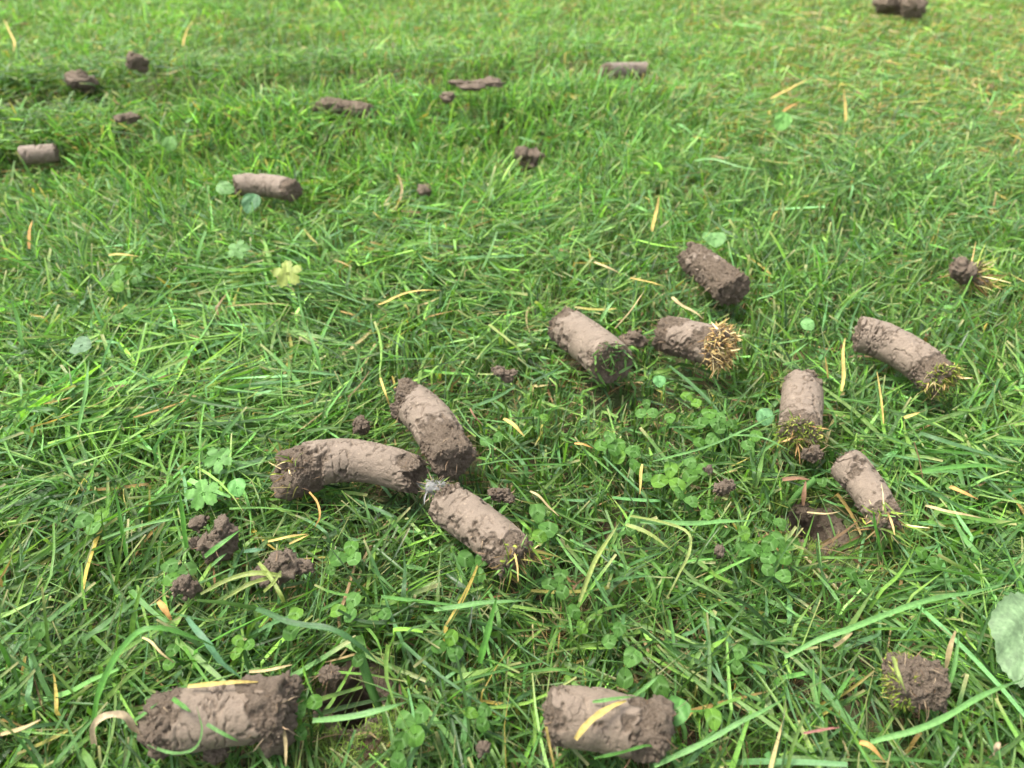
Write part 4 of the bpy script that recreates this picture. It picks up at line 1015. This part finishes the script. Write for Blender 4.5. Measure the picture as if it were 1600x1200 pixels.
for (lb, pts, w, ck) in [
 ('tall blade arching from the left over the grass above the biggest core', [(143,1165,2),(155,1090,14),(180,1030,24),(215,990,30),(250,982,30),(300,995,24),(345,1015,16)], 2.7, 'g'),
 ('pale green blade pointing right from the very bright clover to the left clovers', [(488,1126,8),(545,1120,11),(600,1108,12),(640,1096,10)], 2.4, 'l'),
 ('dark bluish blade sweeping down right, below the dark clod', [(400,952,10),(450,972,13),(520,985,14),(560,1010,10),(590,1035,4)], 2.6, 'd'),
 ('long slanting blade left of the dark hole above the biggest core', [(292,965,16),(320,1000,16),(345,1035,12),(380,1062,8)], 2.3, 'v'),
 ('long flat pale blade lying level below the centre clover group', [(1000,816,8),(1060,818,10),(1130,816,10),(1188,813,8)], 2.4, 'l'),
 ('yellow edged pale blade rising steeply right of the lower middle core', [(905,940,3),(930,880,12),(950,845,18),(968,815,22)], 2.0, 'p'),
 ('cream green blade sloping down right from the middle of the lower grass', [(978,820,8),(1010,832,9),(1052,862,6)], 2.1, 'p'),
 ('light blade lying level between the lower middle core and the big clover pair', [(678,952,8),(720,946,9),(770,941,9),(832,937,8)], 2.4, 'l'),
 ('upright broad blade standing left of the stout bottom core', [(750,1035,2),(762,985,12),(776,930,22)], 2.8, 'g'),
 ('cut green blade lying across the ragged soil clod', [(320,870,12),(345,850,15),(378,826,16)], 2.5, 'g'),
 ('short pale cut blade below the ragged soil clod', [(330,884,10),(345,872,12),(356,864,11)], 1.7, 'l'),
 ('bluish blade lying flat between the two clods left of centre', [(381,861,8),(398,860,9),(416,859,8)], 2.3, 'v'),
 ('long thin stem running from the upper middle core down right', [(712,632,12),(740,675,12),(790,712,11),(840,760,6)], .8, 'l'),
 ('thin pale stem lying level right of the upper middle core', [(745,727,9),(790,719,10),(855,714,9),(892,722,7)], .9, 'l'),
 ('thin stem curving up from the level stem near the crumbly cores', [(758,722,9),(766,705,11),(760,690,13),(748,680,13)], .9, 'l'),
 ('silvery blade standing tall at the left edge of the combed grass', [(36,540,4),(28,500,16),(14,462,28)], 2.6, 'l'),
 ('broad blade rising in the pale tuft at the left edge', [(122,672,4),(135,610,18),(140,560,26)], 2.4, 'l'),
 ('silvery cut blade in the combed grass right of the yellowing lobed leaf', [(500,580,4),(492,545,14),(478,505,22)], 2.4, 'l'),
 ('long dark blade pointing right across the pale combed grass at the right', [(1440,735,8),(1490,730,10),(1545,728,11),(1596,733,9)], 2.6, 'g'),
 ('pale cut blade lying below the dark pointing blade at the right', [(1442,738,6),(1475,738,7),(1510,736,6)], 1.8, 'l'),
 ('pale straight blade lying left of the long smooth cracked core, upper of two', [(1215,536,9),(1240,533,10),(1265,528,9)], 1.6, 'l'),
 ('pale straight blade lying left of the long smooth cracked core, lower of two', [(1235,556,9),(1250,545,10),(1266,534,10)], 1.4, 'l'),
 ('pale forked stem lying right of the very rough core', [(1182,468,9),(1210,458,11),(1252,437,12)], 1.8, 'l'),
 ('short pale cut blade standing between the left cores and the very rough one', [(938,502,4),(948,485,9),(962,466,13)], 2.6, 'l'),
 ('long thin blade leaning right across the mossy front of the short core', [(1020,722,8),(1100,700,14),(1180,665,16),(1230,640,16)], 1.3, 'l'),
 ('thin blade crossing down right below the short mossy fronted core', [(1140,678,10),(1200,688,13),(1240,705,11)], 1.4, 'l'),
 ('green blade crossing in front of the slanting core', [(1378,868,2),(1368,830,12),(1362,795,20)], 1.7, 'g'),
 ('yellow green blade sloping over the lower end of the slanting core', [(1382,785,16),(1396,800,14),(1412,816,12)], 1.1, 'p'),
 ('pale green blade lying over the mossy stub', [(1394,1026,14),(1402,1055,17),(1416,1086,13)], 1.8, 'p'),
 ('very long blade sweeping across the lower right grass above the mossy stub', [(1225,1028,6),(1320,985,12),(1430,945,15),(1520,925,14),(1598,905,10)], 2.3, 'l'),
 ('long blade leaning right beside the mossy stub', [(1478,1085,5),(1492,1040,14),(1500,980,22)], 1.7, 'l'),
 ('long straight blade crossing the lower right corner', [(1360,1160,6),(1450,1132,10),(1540,1085,13),(1600,1060,12)], 2.2, 'l'),
 ('long thin blade curving over the left end of the biggest core', [(210,1150,6),(250,1174,12),(300,1172,18),(318,1140,21),(308,1102,20)], 1.0, 'l'),
 ('cut blade lying across the middle of the biggest core', [(325,1132,17),(350,1148,16),(372,1160,12)], 1.4, 'l'),
 ('short green cut blade on the left top of the biggest core', [(272,1092,19),(288,1104,20),(300,1114,20)], 1.6, 'g'),
 ('pale blade pointing up left of the biggest core', [(195,1138,8),(225,1118,14),(250,1098,18)], 1.6, 'l'),
 ('long blade sweeping right at the bottom, below the stout core', [(1022,1196,6),(1100,1158,13),(1180,1118,17),(1230,1090,17)], 2.0, 'l'),
 ('thin green blade lying against the lower side of the stout bottom core', [(930,1184,6),(970,1176,10),(1010,1166,13),(1028,1172,11)], 1.2, 'g'),
 ('pale blade resting on the upper edge of the stout bottom core', [(925,1098,18),(960,1094,20),(996,1090,20)], 1.3, 'l'),
 ('long blade rising right from behind the stout bottom core', [(985,1092,12),(1010,1075,17),(1030,1056,20)], 1.5, 'l'),
 ('curved light blade at the left, above the row of left clods', [(160,842,5),(205,825,10),(262,812,12),(312,806,10)], 1.6, 'l'),
 ('upright dark blade standing just left of the ragged soil clod', [(292,856,2),(286,805,14),(280,762,24)], 2.3, 'g'),
 ('steep thin blade rising left of the ragged soil clod in the left grass', [(198,868,2),(188,810,16),(176,750,28)], 1.9, 'g'),
 ('pale torn blade leaning in the blurred grass before the hollow', [(422,148,16),(440,158,18),(456,168,16)], 4.0, 'l'),
 ('dark blade leaning up left in the grass above the long smooth cracked core', [(1362,415,4),(1345,390,14),(1334,370,20)], 1.8, 'v'),
 ('dark blade lying left of the double crumb in the fine grass', [(833,598,7),(858,585,10),(882,570,10)], 2.0, 'd'),
 ('blurred pale branching stem lying in the grass of the upper right', [(1085,252,12),(1115,250,14),(1160,262,14),(1210,268,12)], 3.2, 'l'),
]: blade('grass_blade', lb, 'grass blade', pts, w, ck, GB, tw=.5)
# pale torn stems on the dark clod
for lb, pts, w in [('thick pale torn stem running left from the dark clod, upper one', [(438,902,10),(400,898,12),(360,906,11),(314,928,8)], 2.4),
                   ('pale torn stem running left from the dark clod, lower one', [(420,905,10),(385,918,11),(350,936,8)], 2.0),
                   ('pale torn stem crossing down from the dark clod to the right', [(404,880,10),(420,900,12),(436,925,11),(444,940,7)], 2.0),
                   ('pale torn stem leaning up over the dark clod', [(412,925,9),(428,910,12),(440,892,14)], 1.8)]:
    blade('torn_stem', lb, 'stem', pts, w, 'p', 'torn stems by the dark clod', fold=.8, tip=.5)
for lb, pts, w in [('curled cream dry leaf beside the left end of the biggest core', [(152,1160,6),(150,1135,13),(170,1120,17),(195,1122,15),(210,1142,10),(225,1155,8)], 2.8),
                   ('small cream husk lying in the very bottom right corner', [(1552,1176,6),(1558,1168,9),(1564,1160,10)], 2.0),
                   ('tiny white tip glowing in the blurred grass at upper left', [(178,156,16),(184,162,17),(196,170,14)], 2.2)]:
    blade('dry_leaf', lb, 'dry leaf', pts, w, 'c', None, fold=.7, tip=.4, tw=1.2)
tot = sum(len(o.data.polygons) for o in bpy.data.objects if o.type == 'MESH')
print('polys', tot, 'objects', len(bpy.data.objects))
